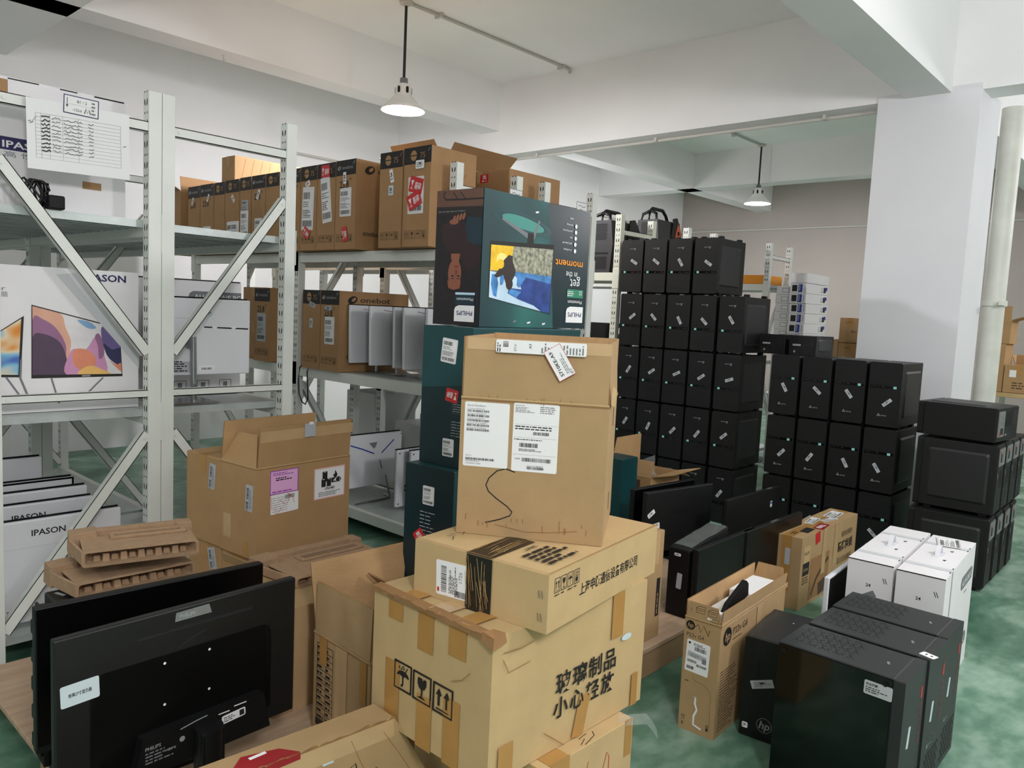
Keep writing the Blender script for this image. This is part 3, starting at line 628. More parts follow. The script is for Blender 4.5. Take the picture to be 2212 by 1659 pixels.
sticker(t, F['R'], 0.119, 0.281, 0.126, 0.09, 'pink_label', 0, 'delivery_note', pinknote, label='pink delivery note with purple border')
def scrib(m, fr, w_, h_):
    m.small_print(fr, -w_ * .45, -h_ * .4, w_ * .9, h_ * .8, 7, 'ink_grey', 6, fill=.2); m.barcode(fr, 0, h_ * .2, w_ * .35, h_ * .2, seed=4)
    m.line(fr, [(-w_ * .48, h_ * .4), (-w_ * .47, -h_ * .25), (-w_ * .3, -h_ * .0), (-w_ * .33, -h_ * .48), (-w_ * .25, -h_ * .5), (-w_ * .12, -h_ * .22)], 0.0018, 'ink_red'); m.line(fr, [(-w_ * .2, h_ * .2), (w_ * .08, -h_ * .15), (w_ * .2, h_ * .42), (w_ * .1, h_ * .46), (w_ * .3, h_ * .2), (w_ * .35, -h_ * .1)], 0.0018, 'ink_red')
sticker(t, F['R'], 0.122, 0.199, 0.124, 0.074, 'paper', 1, 'waybill', scrib, label='white waybill with red scribble')
def battery(m, fr, w_, h_):
    m.frame(fr, -w_ / 2, -h_ / 2, w_ / 2, h_ / 2, 0.004, 'pink_line')
    for x, y, a, b in ((-.16, .1, .16, .4), (-.2, -.1, .14, .3), (-.03, -.1, .14, .3)): m.rect(fr, x * w_, y * h_ + h_ * .1, a * w_, b * h_ * .8, 'ink'); m.ell(fr, x * w_, y * h_ + h_ * .1 + b * h_ * .4, a * w_ / 2, h_ * .025, 'ink'); m.ell(fr, x * w_, y * h_ + h_ * .1 + b * h_ * .4, a * w_ / 4, h_ * .012, 'paper')
    m.rect(fr, w_ * .2, h_ * .06, w_ * .3, h_ * .16, 'ink'); m.ell(fr, w_ * .35, h_ * .06, w_ * .03, h_ * .08, 'paper'); m.ell(fr, w_ * .35, h_ * .06, w_ * .02, h_ * .055, 'ink')
    m.lay(fr, [(w_ * .16, h_ * .12), (w_ * .1, h_ * .22), (w_ * .16, h_ * .26), (w_ * .17, h_ * .38), (w_ * .23, h_ * .27), (w_ * .25, h_ * .2), (w_ * .2, h_ * .12)], 'ink'); m.lay(fr, [(w_ * .16, h_ * .09), (w_ * .24, h_ * .16), (w_ * .19, h_ * .05), (w_ * .23, h_ * .0), (w_ * .16, h_ * .03), (w_ * .12, h_ * .0), (w_ * .13, h_ * .06)], 'paper')
    m.text(fr, 0, -h_ * .22, h_ * .12, 'UN3481', 'ink', al='c', bold=True); m.small_print(fr, -w_ * .36, -h_ * .42, w_ * .72, h_ * .16, 3, 'ink_grey', 2)
sticker(t, F['R'], 0.334, 0.245, 0.152, 0.124, 'paper', 0, 'battery_label', battery, label='battery warning label')
sticker(t, F['L'], 0.188, 0.227, 0.045, 0.098, 'paper_grey', -3, 'barcode_strip', barstrip)
fr = Fr(F['R'].o + Vector((0, 0, 0.345)), (1, 0, 0), (0, 0, 1)); m = MB(); m.rect(fr, 0.224, 0.122, 0.05, 0.052, 'paper_grey'); m.rect(fr, 0.23, 0.148, 0.02, 0.01, 'paper'); o = m.build('foil_tape', t, loc=(0, -0.012, 0)); o['label'] = 'silver patterned tape'
t, F = carton('closed brown carton pressed against the back of the open battery label carton', q1[0], q1[1], 0.4645, 5.3, 0.436, 0.232, 0.345, 'kraft_dark', None, group='brown twin cartons by the racks')
sticker(t, F['L'], 0.181, 0.268, 0.042, 0.10, 'paper_grey', -6, 'barcode_strip', barstrip)
t, F = carton('brown carton carrying the open battery label carton', q0[0] + 0.01, q0[1], 0.12, 5.3, 0.436, 0.233, 0.344, 'kraft_dark', None, group='brown twin cartons by the racks')
m = MB(); fr = Fr(F['L'].o + Vector((0, 0, 0.30)), (0, -1, 0), (-0.35, 0, 1)); m.prism(fr, [(0.02, 0), (0.22, 0), (0.21, 0.035), (0.03, 0.035)], 0, 0.004, 'kraft'); m.build('flap', t)
t, F = carton('brown carton under the closed twin carton, its barcode strip just above the trays', q1[0] + 0.01, q1[1], 0.12, 5.3, 0.436, 0.232, 0.344, 'kraft_dark', None, group='brown twin cartons by the racks')
sticker(t, F['L'], 0.17, 0.285, 0.05, 0.085, 'paper_grey', 14, 'barcode_strip', barstrip)
carton('brown carton standing behind the black monitors under a moulded pulp tray', 1.225, 2.06, 0.12, 0, 0.50, 0.42, 0.34, 'kraft', lambda m, F, t: m.rect(F['R'], 0.10, 0.17, 0.05, 0.34, 'tape_clear'), group='cartons on the left plywood board')

# --- open carton left of the centre stack
def d_oc(m, F, t):
    L = F['L']
    m.frame(L, 0.018, 0.03, 0.105, 0.285, 0.0022, 'ink'); m.rect(L, 0.066, 0.157, 0.0018, 0.25, 'ink')
    for i in range(12): m.rect(L, 0.0615, 0.05 + i * 0.0195, 0.087, 0.0018, 'ink')
    for i in range(12): m.small_print(L, 0.024, 0.053 + i * 0.0195, 0.038, 0.012, 1, 'ink', i, fill=.6); m.small_print(L, 0.071, 0.053 + i * 0.0195, 0.026, 0.012, 1, 'ink', i + 20, fill=.6)
    m.rect(L, 0.042, 0.04, 0.045, 0.02, 'ink')
    m.rect(L, 0.055, 0.27, 0.04, 0.09, 'tape'); m.rect(L, 0.15, 0.16, 0.06, 0.31, 'tape_clear'); m.rect(L, 0.262, 0.25, 0.03, 0.13, 'tape'); m.rect(L, 0.262, 0.08, 0.03, 0.16, 'tape')
open_carton('empty tan carton with raised flaps beside the glass goods carton', 1.274, 1.637, 0.12, -2.2, 0.33, 0.291, 0.316, 'kraft',
    {'L': (0.150, -2), 'Y': (0.20, 12, None, (-0.04, 0.0)), 'X': (0.20, -46, None, (0.0, 0.0)), 'R': (0.14, -70)}, d_oc, group='cartons on the left plywood board')

# --- leaning carton at the bottom of the picture
def lean():
    t = thing('carton', 'worn tan carton with crushed end against the centre pile, dark red label and marker scrawl', 'carton', (1.166, 1.384, 0.0), 0, 'cartons in the centre pile')
    fr = Fr((0, 0, 0), (0.9966, -0.08, 0), (0, 0.04, 1)); P = [(-0.62, 0), (0.13, 0), (0.125, 0.20), (0, 0.42), (-0.62, 0.42)]
    m = MB(); m.prism(fr, P, -0.085, 0, 'kraft')
    m.rect(fr, -0.18, 0.39, 0.028, 0.05, 'paper_blue'); m.rect(fr, -0.3, 0.395, 0.6, 0.05, 'tape_clear')
    m.line(fr, [(-0.125, 0.25), (-0.12, 0.335), (-0.108, 0.34), (-0.10, 0.31), (-0.085, 0.26), (-0.08, 0.312), (-0.07, 0.312), (-0.065, 0.27), (-0.05, 0.31), (-0.04, 0.30), (-0.03, 0.25)], 0.003, 'ink')
    m.line(fr, [(-0.12, 0.40), (-0.09, 0.33), (-0.05, 0.26)], 0.0015, 'kraft_edge'); m.line(fr, [(-0.03, 0.39), (0.01, 0.33), (0.06, 0.25)], 0.0015, 'kraft_edge')
    m.build('body', t, 0.005)
    m = MB(); rr = random.Random(8)
    X_ = [(fr.p(-0.62 + 0.62 * i / 40, 0.418 + rr.uniform(0, .006), rr.uniform(0, .003)), fr.p(-0.62 + 0.62 * i / 40, 0.414, 0.001)) for i in range(41)]
    for i in range(40): m.add([X_[i][1], X_[i + 1][1], X_[i + 1][0], X_[i][0]], [(0, 1, 2, 3)], 'kraft_edge')
    m.build('torn_edge', t)
    top = Fr(fr.p(0, 0.42, 0), (0.9966, -0.08, 0), (0.08, 0.9966, 0)); m = MB()
    m.prism(top, [(-0.42, 0.0), (-0.25, 0.0), (-0.28, 0.04), (-0.36, 0.06)], 0.0004, 0.0014, 'dark_red_label'); m.prism(fr, [(-0.42, 0.40), (-0.25, 0.405), (-0.25, 0.42), (-0.42, 0.42)], 0.001, 0.002, 'dark_red_label')
    m.eps = 0.002; m.rect(top, -0.33, 0.042, 0.04, 0.010, 'paper', 4); m.build('sticker', t)
lean()
# ---------------------------------------------------------------- plywood boards
def board(label, x0, x1, y0, y1, zt):
    t = thing('plywood_board', label, 'board', (x0, y0, 0), 0, 'plywood boards on the floor')
    m = MB(); m.box(0, x1 - x0, 0, y1 - y0, zt - 0.018, zt, 'plywood'); m.build('board', t, 0.002)
    for i in range(3):
        yy = (y1 - y0 - 0.09) * i / 2
        m = MB(); m.box(0.0, x1 - x0 - 0.0, yy + 0.004, yy + 0.086, 0, zt - 0.018, 'plywood_edge'); m.build('bearer', t, 0.002)
board('worn plywood board under the black monitors at the lower left', 0.66, 1.64, 1.56, 3.0, 0.12)
board('plywood board right of the centre pile under the tall brown carton', 2.35, 4.08, 1.545, 2.42, 0.12)

# ---------------------------------------------------------------- black monitors
def bmonitor(label, x, y, z, yaw, l, h, th=0.022, back=True, lean=0, deco=None, stand=None, group='black monitors', base_z=None, mat='monitor_back', bulge=True, name='black_monitor'):
    t = thing(name, label, 'monitor', (x, y, z), 0, group, rot=(R(-lean), 0, R(yaw)))
    m = MB(); m.box(0, l, 0, th, 0, h, mat if back else 'black_plastic'); fr = Fr((0, 0, 0), (1, 0, 0), (0, 0, 1))
    if back:
        if bulge: m.prism(fr, rrect(l * .12, h * .06, l * .88, h * .72, 0.03), 0, 0.0, mat)
        if deco: deco(m, fr, t)
        m.build('back_cover', t, 0.004)
        m = MB(); m.box(0.006, l - 0.006, th, th + 0.004, 0.006, h - 0.006, 'screen'); m.build('screen', t)
    else:
        m.build('housing', t, 0.003)
        m = MB(); m.box(0.004, l - 0.004, -0.002, 0, 0.02, h - 0.004, 'screen'); m.build('screen', t)
        if deco: m = MB(); deco(m, fr, t); m.v and m.build('badge', t)
    if stand: stand(t, l, h, th)
    return t
def d_ma(m, fr, t):
    m.rect(fr, 0.33, 0.335, 0.30, 0.006, 'hole', 0); m.rect(fr, 0.33, 0.331, 0.30, 0.002, 'case_grey')
    for x, y in ((0.245, 0.255), (0.36, 0.255), (0.245, 0.15), (0.36, 0.15)): m.ell(fr, x, y, 0.0035, 0.0035, 'paper', n=10)
    m.prism(fr, [(0.16, 0.0), (0.52, 0.0), (0.50, 0.10), (0.18, 0.095)], 0, 0.03, 'black_plastic')
    f2 = Fr((0, -0.03, 0), (1, 0, 0), (0, 0, 1)); m.eps = 0.001
    m.text(f2, 0.185, 0.065, 0.012, 'PHILIPS', 'emblem', bold=True); m.small_print(f2, 0.185, 0.03, 0.075, 0.032, 4, 'ink_grey', 4); m.text(f2, 0.235, 0.045, 0.010, 'HDMI', 'emblem'); m.ell(f2, 0.275, 0.062, 0.007, 0.007, 'emblem')
    m.rect(f2, 0.385, 0.088, 0.03, 0.003, 'paper'); m.rect(f2, 0.43, 0.095, 0.035, 0.003, 'paper'); m.line(f2, [(0.27, 0.088), (0.31, 0.095), (0.34, 0.098)], 0.003, 'emblem')
    m.line(fr, [(0.28, 0.285), (0.31, 0.30), (0.35, 0.312)], 0.003, 'case_grey')
def st_ma(t, l, h, th):
    m = MB(); m.box(0.305, 0.365, -0.075, -0.028, -0.13, 0.075, 'black_plastic'); m.tube([(0.335, -0.05, -0.14), (0.335, -0.05, 0.08)], 0.034, 'black_plastic', 20); m.build('stand_neck', t, 0.003)
    m = MB(); m.lathe([(0.001, 0), (0.12, 0), (0.12, 0.006), (0.11, 0.012), (0.001, 0.014)], (0.335, -0.06, -0.148), 'black_plastic', 40); m.build('stand_base', t)
ma = bmonitor('large black monitor seen from behind with blue note and taped badge, nearest the camera', 0.544, 1.813, 0.27, 1.7, 0.612, 0.384, 0.024, True, 0, d_ma, st_ma)
fr = Fr((0, 0, 0), (1, 0, 0), (0, 0, 1))
sticker(ma, fr, 0.053, 0.25, 0.082, 0.051, 'paper_blue', 2, 'size_note', lambda m, f, w_, h_: m.text(f, 0, -h_ * .08, h_ * .2, '柏美27寸显示器', 'ink', al='c', bold=True, fit=w_ * .6), label='pale blue size note')
m = MB(); m.prism(Fr((0.27, -0.0003, 0.352), (1, 0, 0.0), (0, 0, 1)), [(0, 0), (0.095, 0), (0.088, 0.024), (0.003, 0.022)], 0, 0.001, 'clear_film'); m.eps = 0.0004; m.text(Fr((0.27, -0.0003, 0.352), (1, 0, 0), (0, 0, 1)), 0.012, 0.006, 0.013, 'PHILIPS', 'emblem', bold=True); m.build('taped_badge', ma)
sticker(ma, Fr((0, -0.031, 0), (1, 0, 0), (0, 0, 1)), 0.412, 0.07, 0.066, 0.022, 'paper', 4, 'rating_label', lambda m, f, w_, h_: (m.small_print(f, -w_ * .42, -h_ * .35, w_ * .6, h_ * .7, 3, 'ink', 3), m.rect(f, w_ * .34, 0, w_ * .2, h_ * .7, 'ink')))
def st_mb(t, l, h, th):
    m = MB(); m.box(l * .45, l * .55, th, th + 0.03, -0.12, 0.08, 'black_plastic'); m.build('stand_neck', t, 0.003)
    m = MB(); m.box(l * .3, l * .7, th - 0.10, th + 0.05, -0.129, -0.118, 'black_plastic'); m.build('stand_base', t, 0.003)
bmonitor('large black monitor facing the room, standing right behind the nearest monitor', 0.587, 2.094, 0.25, -3.6, 0.60, 0.38, 0.03, False, 0, None, st_mb)
for i, (x, y, h_, lab) in enumerate(((0.655, 2.205, 0.43, 'small black desktop tower with silver badge squeezed behind the second black monitor'), (0.70, 2.325, 0.43, 'small black desktop tower with silver badge under the pulp trays'))):
    t = thing('desktop_tower', lab, 'computer', (x, y, 0.12), R(-3), 'small black towers behind the monitors')
    m = MB(); m.box(0, 0.30, 0, 0.105, 0, h_, 'black_plastic'); fr = Fr((0, 0, h_), (1, 0, 0), (0, 1, 0)); m.rect(fr, 0.03, 0.06, 0.012, 0.04, 'emblem', 20); m.build('case', t, 0.006)
    m = MB(); m.box(-0.018, 0, 0.006, 0.099, 0.02, h_ - 0.03, 'black_matte')
    for k in range(5): m.box(-0.026, -0.018, 0.01, 0.095, 0.05 + k * 0.08, 0.09 + k * 0.08, 'black_plastic')
    m.build('front_panel', t, 0.004)

# ---------------------------------------------------------------- moulded pulp trays
def tray(label, x, y, z, yaw, l, w_, h, group='moulded pulp trays'):
    t = thing('pulp_tray', label, 'packing tray', (x, y, z), R(yaw), group)
    m = MB(); fr = Fr((0, 0, 0), (1, 0, 0), (0, 0, 1)); r = 0.0045
    # rounded rim of the open front trough, and the shallow trough behind it
    O = rrect(-0.004, -0.002, l + 0.004, h + 0.002, 0.01, 3); I = rrect(r, r, l - r, h - r, 0.008, 3); n = len(O)
    m.add([fr.p(a, b, 0.003) for a, b in O] + [fr.p(a, b, 0.004) for a, b in I], [(i, (i + 1) % n, n + (i + 1) % n, n + i) for i in range(n)], 'pulp')
    m.add([fr.p(a, b, 0.003) for a, b in O] + [fr.p(a, b, -0.004) for a, b in O], [(i, (i + 1) % n, n + (i + 1) % n, n + i) for i in range(n)], 'pulp')
    J = rrect(0.02, r + 0.004, l - 0.02, h - r - 0.002, 0.008, 3); d = 0.045
    m.add([fr.p(a, b, 0.004) for a, b in I] + [fr.p(a, b, -d) for a, b in J], [(i, (i + 1) % n, n + (i + 1) % n, n + i) for i in range(n)] + [tuple(range(n, 2 * n))], 'pulp')
    k = 11; p = (l - 0.05) / k
    for i in range(k):
        x0 = 0.025 + p * i; hh = h * (0.62 if i % 2 else 0.44); y1 = 0.012 if i % 2 else 0.022
        m.hexa([(x0 + p * .08, y1, r), (x0 + p * .92, y1, r), (x0 + p * .98, d, r), (x0 + p * .02, d, r), (x0 + p * .16, y1 + .006, hh), (x0 + p * .84, y1 + .006, hh), (x0 + p * .9, d, hh + .004), (x0 + p * .1, d, hh + .004)], 'pulp')
    # sloping deck with a long slot, raised back bar with end blocks
    b0, b1, a0, a1 = w_ * .56, w_ * .70, l * .30, l * .90
    def deck(xa, xb, ya, yb): m.box(xa, xb, ya, yb, h - 0.006, h, 'pulp')
    deck(0, l, 0.0, b0); deck(0, l, b1, w_); deck(0, a0, b0, b1); deck(a1, l, b0, b1)
    for q in ((a0 - .014, a1 + .014, b0 - .012, b0), (a0 - .014, a1 + .014, b1, b1 + .012), (a0 - .014, a0, b0, b1), (a1, a1 + .014, b0, b1)): m.box(*q, h, h + .009, 'pulp')
    m.box(a0, a1, b0, b1, 0.006, 0.010, 'hole')
    m.box(-.01, l + .008, w_ * .84, w_, h * .3, h + .016, 'pulp')
    m.hexa([(-.03, w_ * .70, -.004), (.05, w_ * .70, .006), (.05, w_ + .015, .006), (-.03, w_ + .015, -.004), (-.028, w_ * .72, h + .014), (.045, w_ * .74, h + .018), (.045, w_ + .01, h + .018), (-.028, w_ + .01, h + .014)], 'pulp')
    m.hexa([(l - .04, w_ * .76, .006), (l + .012, w_ * .76, .006), (l + .012, w_ + .01, .006), (l - .04, w_ + .01, .006), (l - .036, w_ * .78, h + .018), (l + .01, w_ * .78, h + .016), (l + .01, w_ + .006, h + .016), (l - .036, w_ + .006, h + .018)], 'pulp')
    m.hexa([(-.004, 0, r), (.004, 0, r), (-.02, w_ * .72, .004), (-.028, w_ * .72, .004), (-.004, 0, h), (.004, 0, h), (-.02, w_ * .72, h), (-.028, w_ * .72, h)], 'pulp')
    m.build('moulding', t, 0.003)
    return t
tray('brown moulded pulp tray, lower of the two lying on the black towers', 0.751, 2.305, 0.553, -2.4, 0.33, 0.20, 0.044)
tray('brown moulded pulp tray, upper of the two lying on the black towers', 0.768, 2.305, 0.642, -15, 0.305, 0.19, 0.044)
tray('brown moulded pulp tray with long slot in front of the battery label carton', 1.39, 2.20, 0.462, 0, 0.40, 0.25, 0.034)

# ---------------------------------------------------------------- teal television cartons
PW, PD, PH = 0.635, 0.21, 0.453
def up(m, fr, x, y, size, s_, mat, al='c', bold=False, fit=None): m.text(fr, x, y, size, s_, mat, 180, al, bold, fit)
def shield(m, fr, x0, y0, x1, y1): m.lay(fr, [(x0, y0), (x1, y0), (x1, y1), (x0 + (x1 - x0) * .22, y1), (x0 + (x1 - x0) * .06, y1 - (y1 - y0) * .1), (x0, y1 - (y1 - y0) * .28)], 'paper')
def d_tv_front(m, F, t):
    r = F['R']; W_, H_ = PW, PH; S = lambda a, b: (a * W_, b * H_)
    m.lay(r, [S(0.0, 0.0), S(1, 0), S(1, 1), S(0, 1)], 'teal_glow')
    m.lay(r, [S(.66, 0), S(1, 0), S(1, 1), S(.55, 1), S(.60, .72)], 'teal_dark')
    for k in range(5): m.ell(r, .34 * W_, .80 * H_, (.26 - .035 * k) * W_, (.07 - .012 * k) * H_, ('teal_box', 'teal_glow', 'teal_light', 'teal_light', 'teal_light')[k], -6)
    m.lay(r, [S(.40, .68), S(.15, .80), S(.155, .815), S(.41, .72)], 'ink_grey'); m.lay(r, [S(.41, .69), S(.475, .845), S(.49, .84), S(.44, .69)], 'ink_grey'); m.lay(r, [S(.375, .63), S(.435, .63), S(.435, .735), S(.38, .735)], 'ink')
    q = [S(.062, .215), S(.622, .11), S(.632, .675), S(.062, .632)]
    m.lay(r, q, 'ink')
    def B(u, v):          # point in the pictured screen
        x0, y0 = q[0]; x1, y1 = q[1]; x2, y2 = q[2]; x3, y3 = q[3]; u = .012 + .976 * u; v = .012 + .92 * v
        return ((1 - u) * (1 - v) * x0 + u * (1 - v) * x1 + u * v * x2 + (1 - u) * v * x3, (1 - u) * (1 - v) * y0 + u * (1 - v) * y1 + u * v * y2 + (1 - u) * v * y3)
    pl = lambda P, mat: m.lay(r, [B(*p) for p in P], mat)
    pl([(0, 0), (1, 0), (1, .55), (0, .50)], 'snow_print'); pl([(0, .50), (1, .46), (1, 1), (0, 1)], 'rock_print'); pl([(.42, .46), (1, .44), (1, .58), (.3, .56)], 'water_print')
    pl([(1, .46), (.55, .50), (.45, .40), (.50, .28), (.30, .26), (.28, .16), (.45, .10), (.72, .06), (.85, 0), (1, 0)], 'ice_print')
    pl([(.50, .24), (.32, .25), (.29, .17), (.42, .12)], 'water_print'); pl([(.03, .45), (.10, .46), (.13, .30), (.11, .04), (.06, .06), (.02, .26)], 'water_print'); pl([(.15, .46), (.23, .47), (.20, .30), (.16, .27)], 'water_print'); pl([(.42, .48), (.56, .49), (.46, .30), (.42, .33)], 'water_print')
    pl([(0, .52), (.30, .55), (.34, 1), (0, 1)], 'sun_print'); m.ell(r, *B(.17, .74), .045 * W_, .05 * H_, 'sun_core')
    pl([(.10, .50), (.06, .42), (.11, .40), (.20, .47), (.24, .34), (.28, .28), (.33, .36), (.38, .50), (.39, .58), (.34, .72), (.33, .83), (.27, .84), (.20, .74), (.16, .62)], 'person_print'); m.ell(r, *B(.30, .33), .03 * W_, .045 * H_, 'person_print'); m.ell(r, *B(.15, .66), .03 * W_, .035 * H_, 'sun_print')
    up(m, r, .795 * W_, .565 * H_, .085 * H_, 'moment', 'orange_ink', bold=True, fit=.285 * W_); up(m, r, .825 * W_, .475 * H_, .075 * H_, 'in the', 'paper'); up(m, r, .865 * W_, .415 * H_, .12 * H_, 'get', 'paper')
    m.rect(r, .872 * W_, .295 * H_, .17 * W_, .07 * H_, 'green_badge'); up(m, r, .93 * W_, .32 * H_, .05 * H_, '32', 'paper'); m.small_print(r, .79 * W_, .27 * H_, .10 * W_, .05 * H_, 3, 'paper', 4)
    up(m, r, .873 * W_, .237 * H_, .042 * H_, 'Momentum', 'paper', fit=.15 * W_); shield(m, r, .785 * W_, .05 * H_, .965 * W_, .185 * H_); up(m, r, .875 * W_, .135 * H_, .052 * H_, 'PHILIPS', 'ink_navy', bold=True, fit=.145 * W_)
    for y, s_ in ((.66, 'CurvedDisplay'), (.715, 'QHD 2560x1440'), (.765, 'MHL'), (.815, 'Ultra Wide-Color'), (.865, 'SmartImage'), (.92, 'HDMI')):
        if s_ != 'HDMI': m.ell(r, .845 * W_, (y - .01) * H_, .013 * W_, .018 * H_, 'paper', n=16)
        up(m, r, .81 * W_, y * H_, .02 * H_, s_, 'paper', al='l')
    l = F['L']; S2 = lambda a, b: (a * PD, b * H_); pp = lambda P, mat: m.lay(l, [S2(*p) for p in P], mat)
    pp([(0, 0), (1, 0), (1, 1), (0, 1)], 'dusk'); pp([(0, .88), (1, .86), (1, 1), (0, 1)], 'desk_brown'); m.line(l, [S2(.18, .99), S2(.14, .96), S2(.2, .93), S2(.6, .925), S2(1, .925)], .006, 'hair_print'); m.line(l, [S2(.36, .98), S2(.46, .93)], .004, 'hair_print'); m.line(l, [S2(.52, .98), S2(.62, .93)], .004, 'hair_print')
    pp([(0, .82), (1, .80), (1, .87), (0, .88)], 'hair_print'); m.small_print(l, .01, .835 * H_, PD * .95, .02 * H_, 1, 'ink_grey', 3, fill=.3)
    pp([(.62, .58), (1, .60), (1, .78), (.70, .80), (.62, .72)], 'dusk_teal')
    pp([(.12, .74), (.35, .77), (.62, .76), (.72, .62), (1, .56), (.98, .46), (.72, .40), (.60, .50), (.40, .50), (.30, .56), (.16, .62)], 'maroon')
    for k in range(4): m.ell(l, (.40 + .07 * k) * PD, (.785 + .006 * k) * H_, .028 * PD, .028 * H_, 'skin_print', -20)
    m.ell(l, .40 * PD, .765 * H_, .10 * PD, .02 * H_, 'skin_print'); m.lay(l, [S2(.36, .53), S2(.56, .53), S2(.53, .45), S2(.37, .45)], 'skin_print')
    m.ell(l, .38 * PD, .36 * H_, .20 * PD, .125 * H_, 'hair_print'); m.ell(l, .455 * PD, .385 * H_, .145 * PD, .105 * H_, 'skin_print'); m.lay(l, [S2(.30, .33), S2(.60, .33), S2(.58, .275), S2(.45, .262), S2(.33, .275)], 'skin_print')
    for a in (.41, .54): m.ell(l, a * PD, .365 * H_, .026 * PD, .007 * H_, 'hair_print'); m.rect(l, a * PD, .346 * H_, .07 * PD, .005 * H_, 'hair_print')
    m.lay(l, [S2(.475, .37), S2(.505, .37), S2(.515, .41), S2(.46, .41)], 'lip_print'); m.ell(l, .485 * PD, .435 * H_, .045 * PD, .008 * H_, 'lip_print')
    pp([(.49, .155), (.91, .155), (.91, .245), (.49, .245)], 'dusk_teal'); pp([(.49, .228), (.91, .228), (.91, .245), (.49, .245)], 'snow_print'); up(m, l, .70 * PD, .205 * H_, .032 * H_, 'Momentum', 'paper', fit=.35 * PD)
    shield(m, l, .48 * PD, .03 * H_, .91 * PD, .15 * H_); up(m, l, .70 * PD, .108 * H_, .045 * H_, 'PHILIPS', 'ink_navy', bold=True, fit=.34 * PD)
def tvbox(label, x, y, z, yaw, deco, w_=PD):
    t = thing('television_carton', label, 'carton', (x, y, z), R(yaw), 'teal television cartons'); F = faces(PW, w_, PH)
    m = MB(); m.box(0, PW, 0, w_, 0, PH, 'teal_box'); deco(m, F, t) if deco else None; m.build('body', t, 0.003); return t, F
t, F = tvbox('teal upside-down television carton with pictured monitor, topmost of its stack', 1.817, 1.815, 1.3625, 3.9, d_tv_front)
m = MB()
for k in range(9): m.prism(F['L'], [(PD - 0.012, 0.03 + k * 0.048), (PD - 0.003, 0.036 + k * 0.048), (PD - 0.003, 0.046 + k * 0.048), (PD - 0.012, 0.042 + k * 0.048)], 0.0012, 0.0018, 'clear_film')
for a, b in ((0.19, 0.02), (0.27, 0.018), (0.36, 0.015), (0.29, 0.41)): m.rect(F['R'], a, b, 0.018, 0.006, 'paper', 10)
m.build('wrap_film', t)
def d_tv_side(m, F, t):
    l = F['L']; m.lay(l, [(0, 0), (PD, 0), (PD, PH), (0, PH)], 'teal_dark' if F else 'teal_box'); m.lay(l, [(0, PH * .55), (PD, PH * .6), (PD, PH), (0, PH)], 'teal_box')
    m.frame(l, .135, .175, .2, .215, .0008, 'ink_grey'); m.small_print(l, .14, .18, .055, .03, 4, 'paper_grey', 3, fill=.25); m.small_print(l, .135, .10, .07, .055, 6, 'paper_grey', 5, fill=.2)
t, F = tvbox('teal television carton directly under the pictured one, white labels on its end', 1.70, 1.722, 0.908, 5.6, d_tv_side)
sticker(t, F['L'], 0.115, 0.375, 0.065, 0.078, 'paper', -6, 'shipping_label', courier(3)); sticker(t, F['L'], 0.125, 0.062, 0.048, 0.058, 'paper', 0, 'rating_label', courier(5)); sticker(t, F['L'], 0.133, 0.232, 0.052, 0.042, 'red_label', 172, 'fragile_sticker', fragile)
def d_tv_side2(m, F, t):
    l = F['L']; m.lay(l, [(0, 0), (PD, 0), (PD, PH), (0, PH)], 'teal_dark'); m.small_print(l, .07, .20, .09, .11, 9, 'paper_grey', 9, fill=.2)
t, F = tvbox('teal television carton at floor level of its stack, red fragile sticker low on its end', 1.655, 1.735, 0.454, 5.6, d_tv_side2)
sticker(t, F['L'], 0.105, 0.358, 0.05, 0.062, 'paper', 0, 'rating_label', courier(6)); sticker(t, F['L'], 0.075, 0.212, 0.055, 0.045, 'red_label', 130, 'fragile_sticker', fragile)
tvbox('teal television carton at the very bottom, hidden behind the centre pile', 1.66, 1.73, 0.0, 5.6, d_tv_side2)
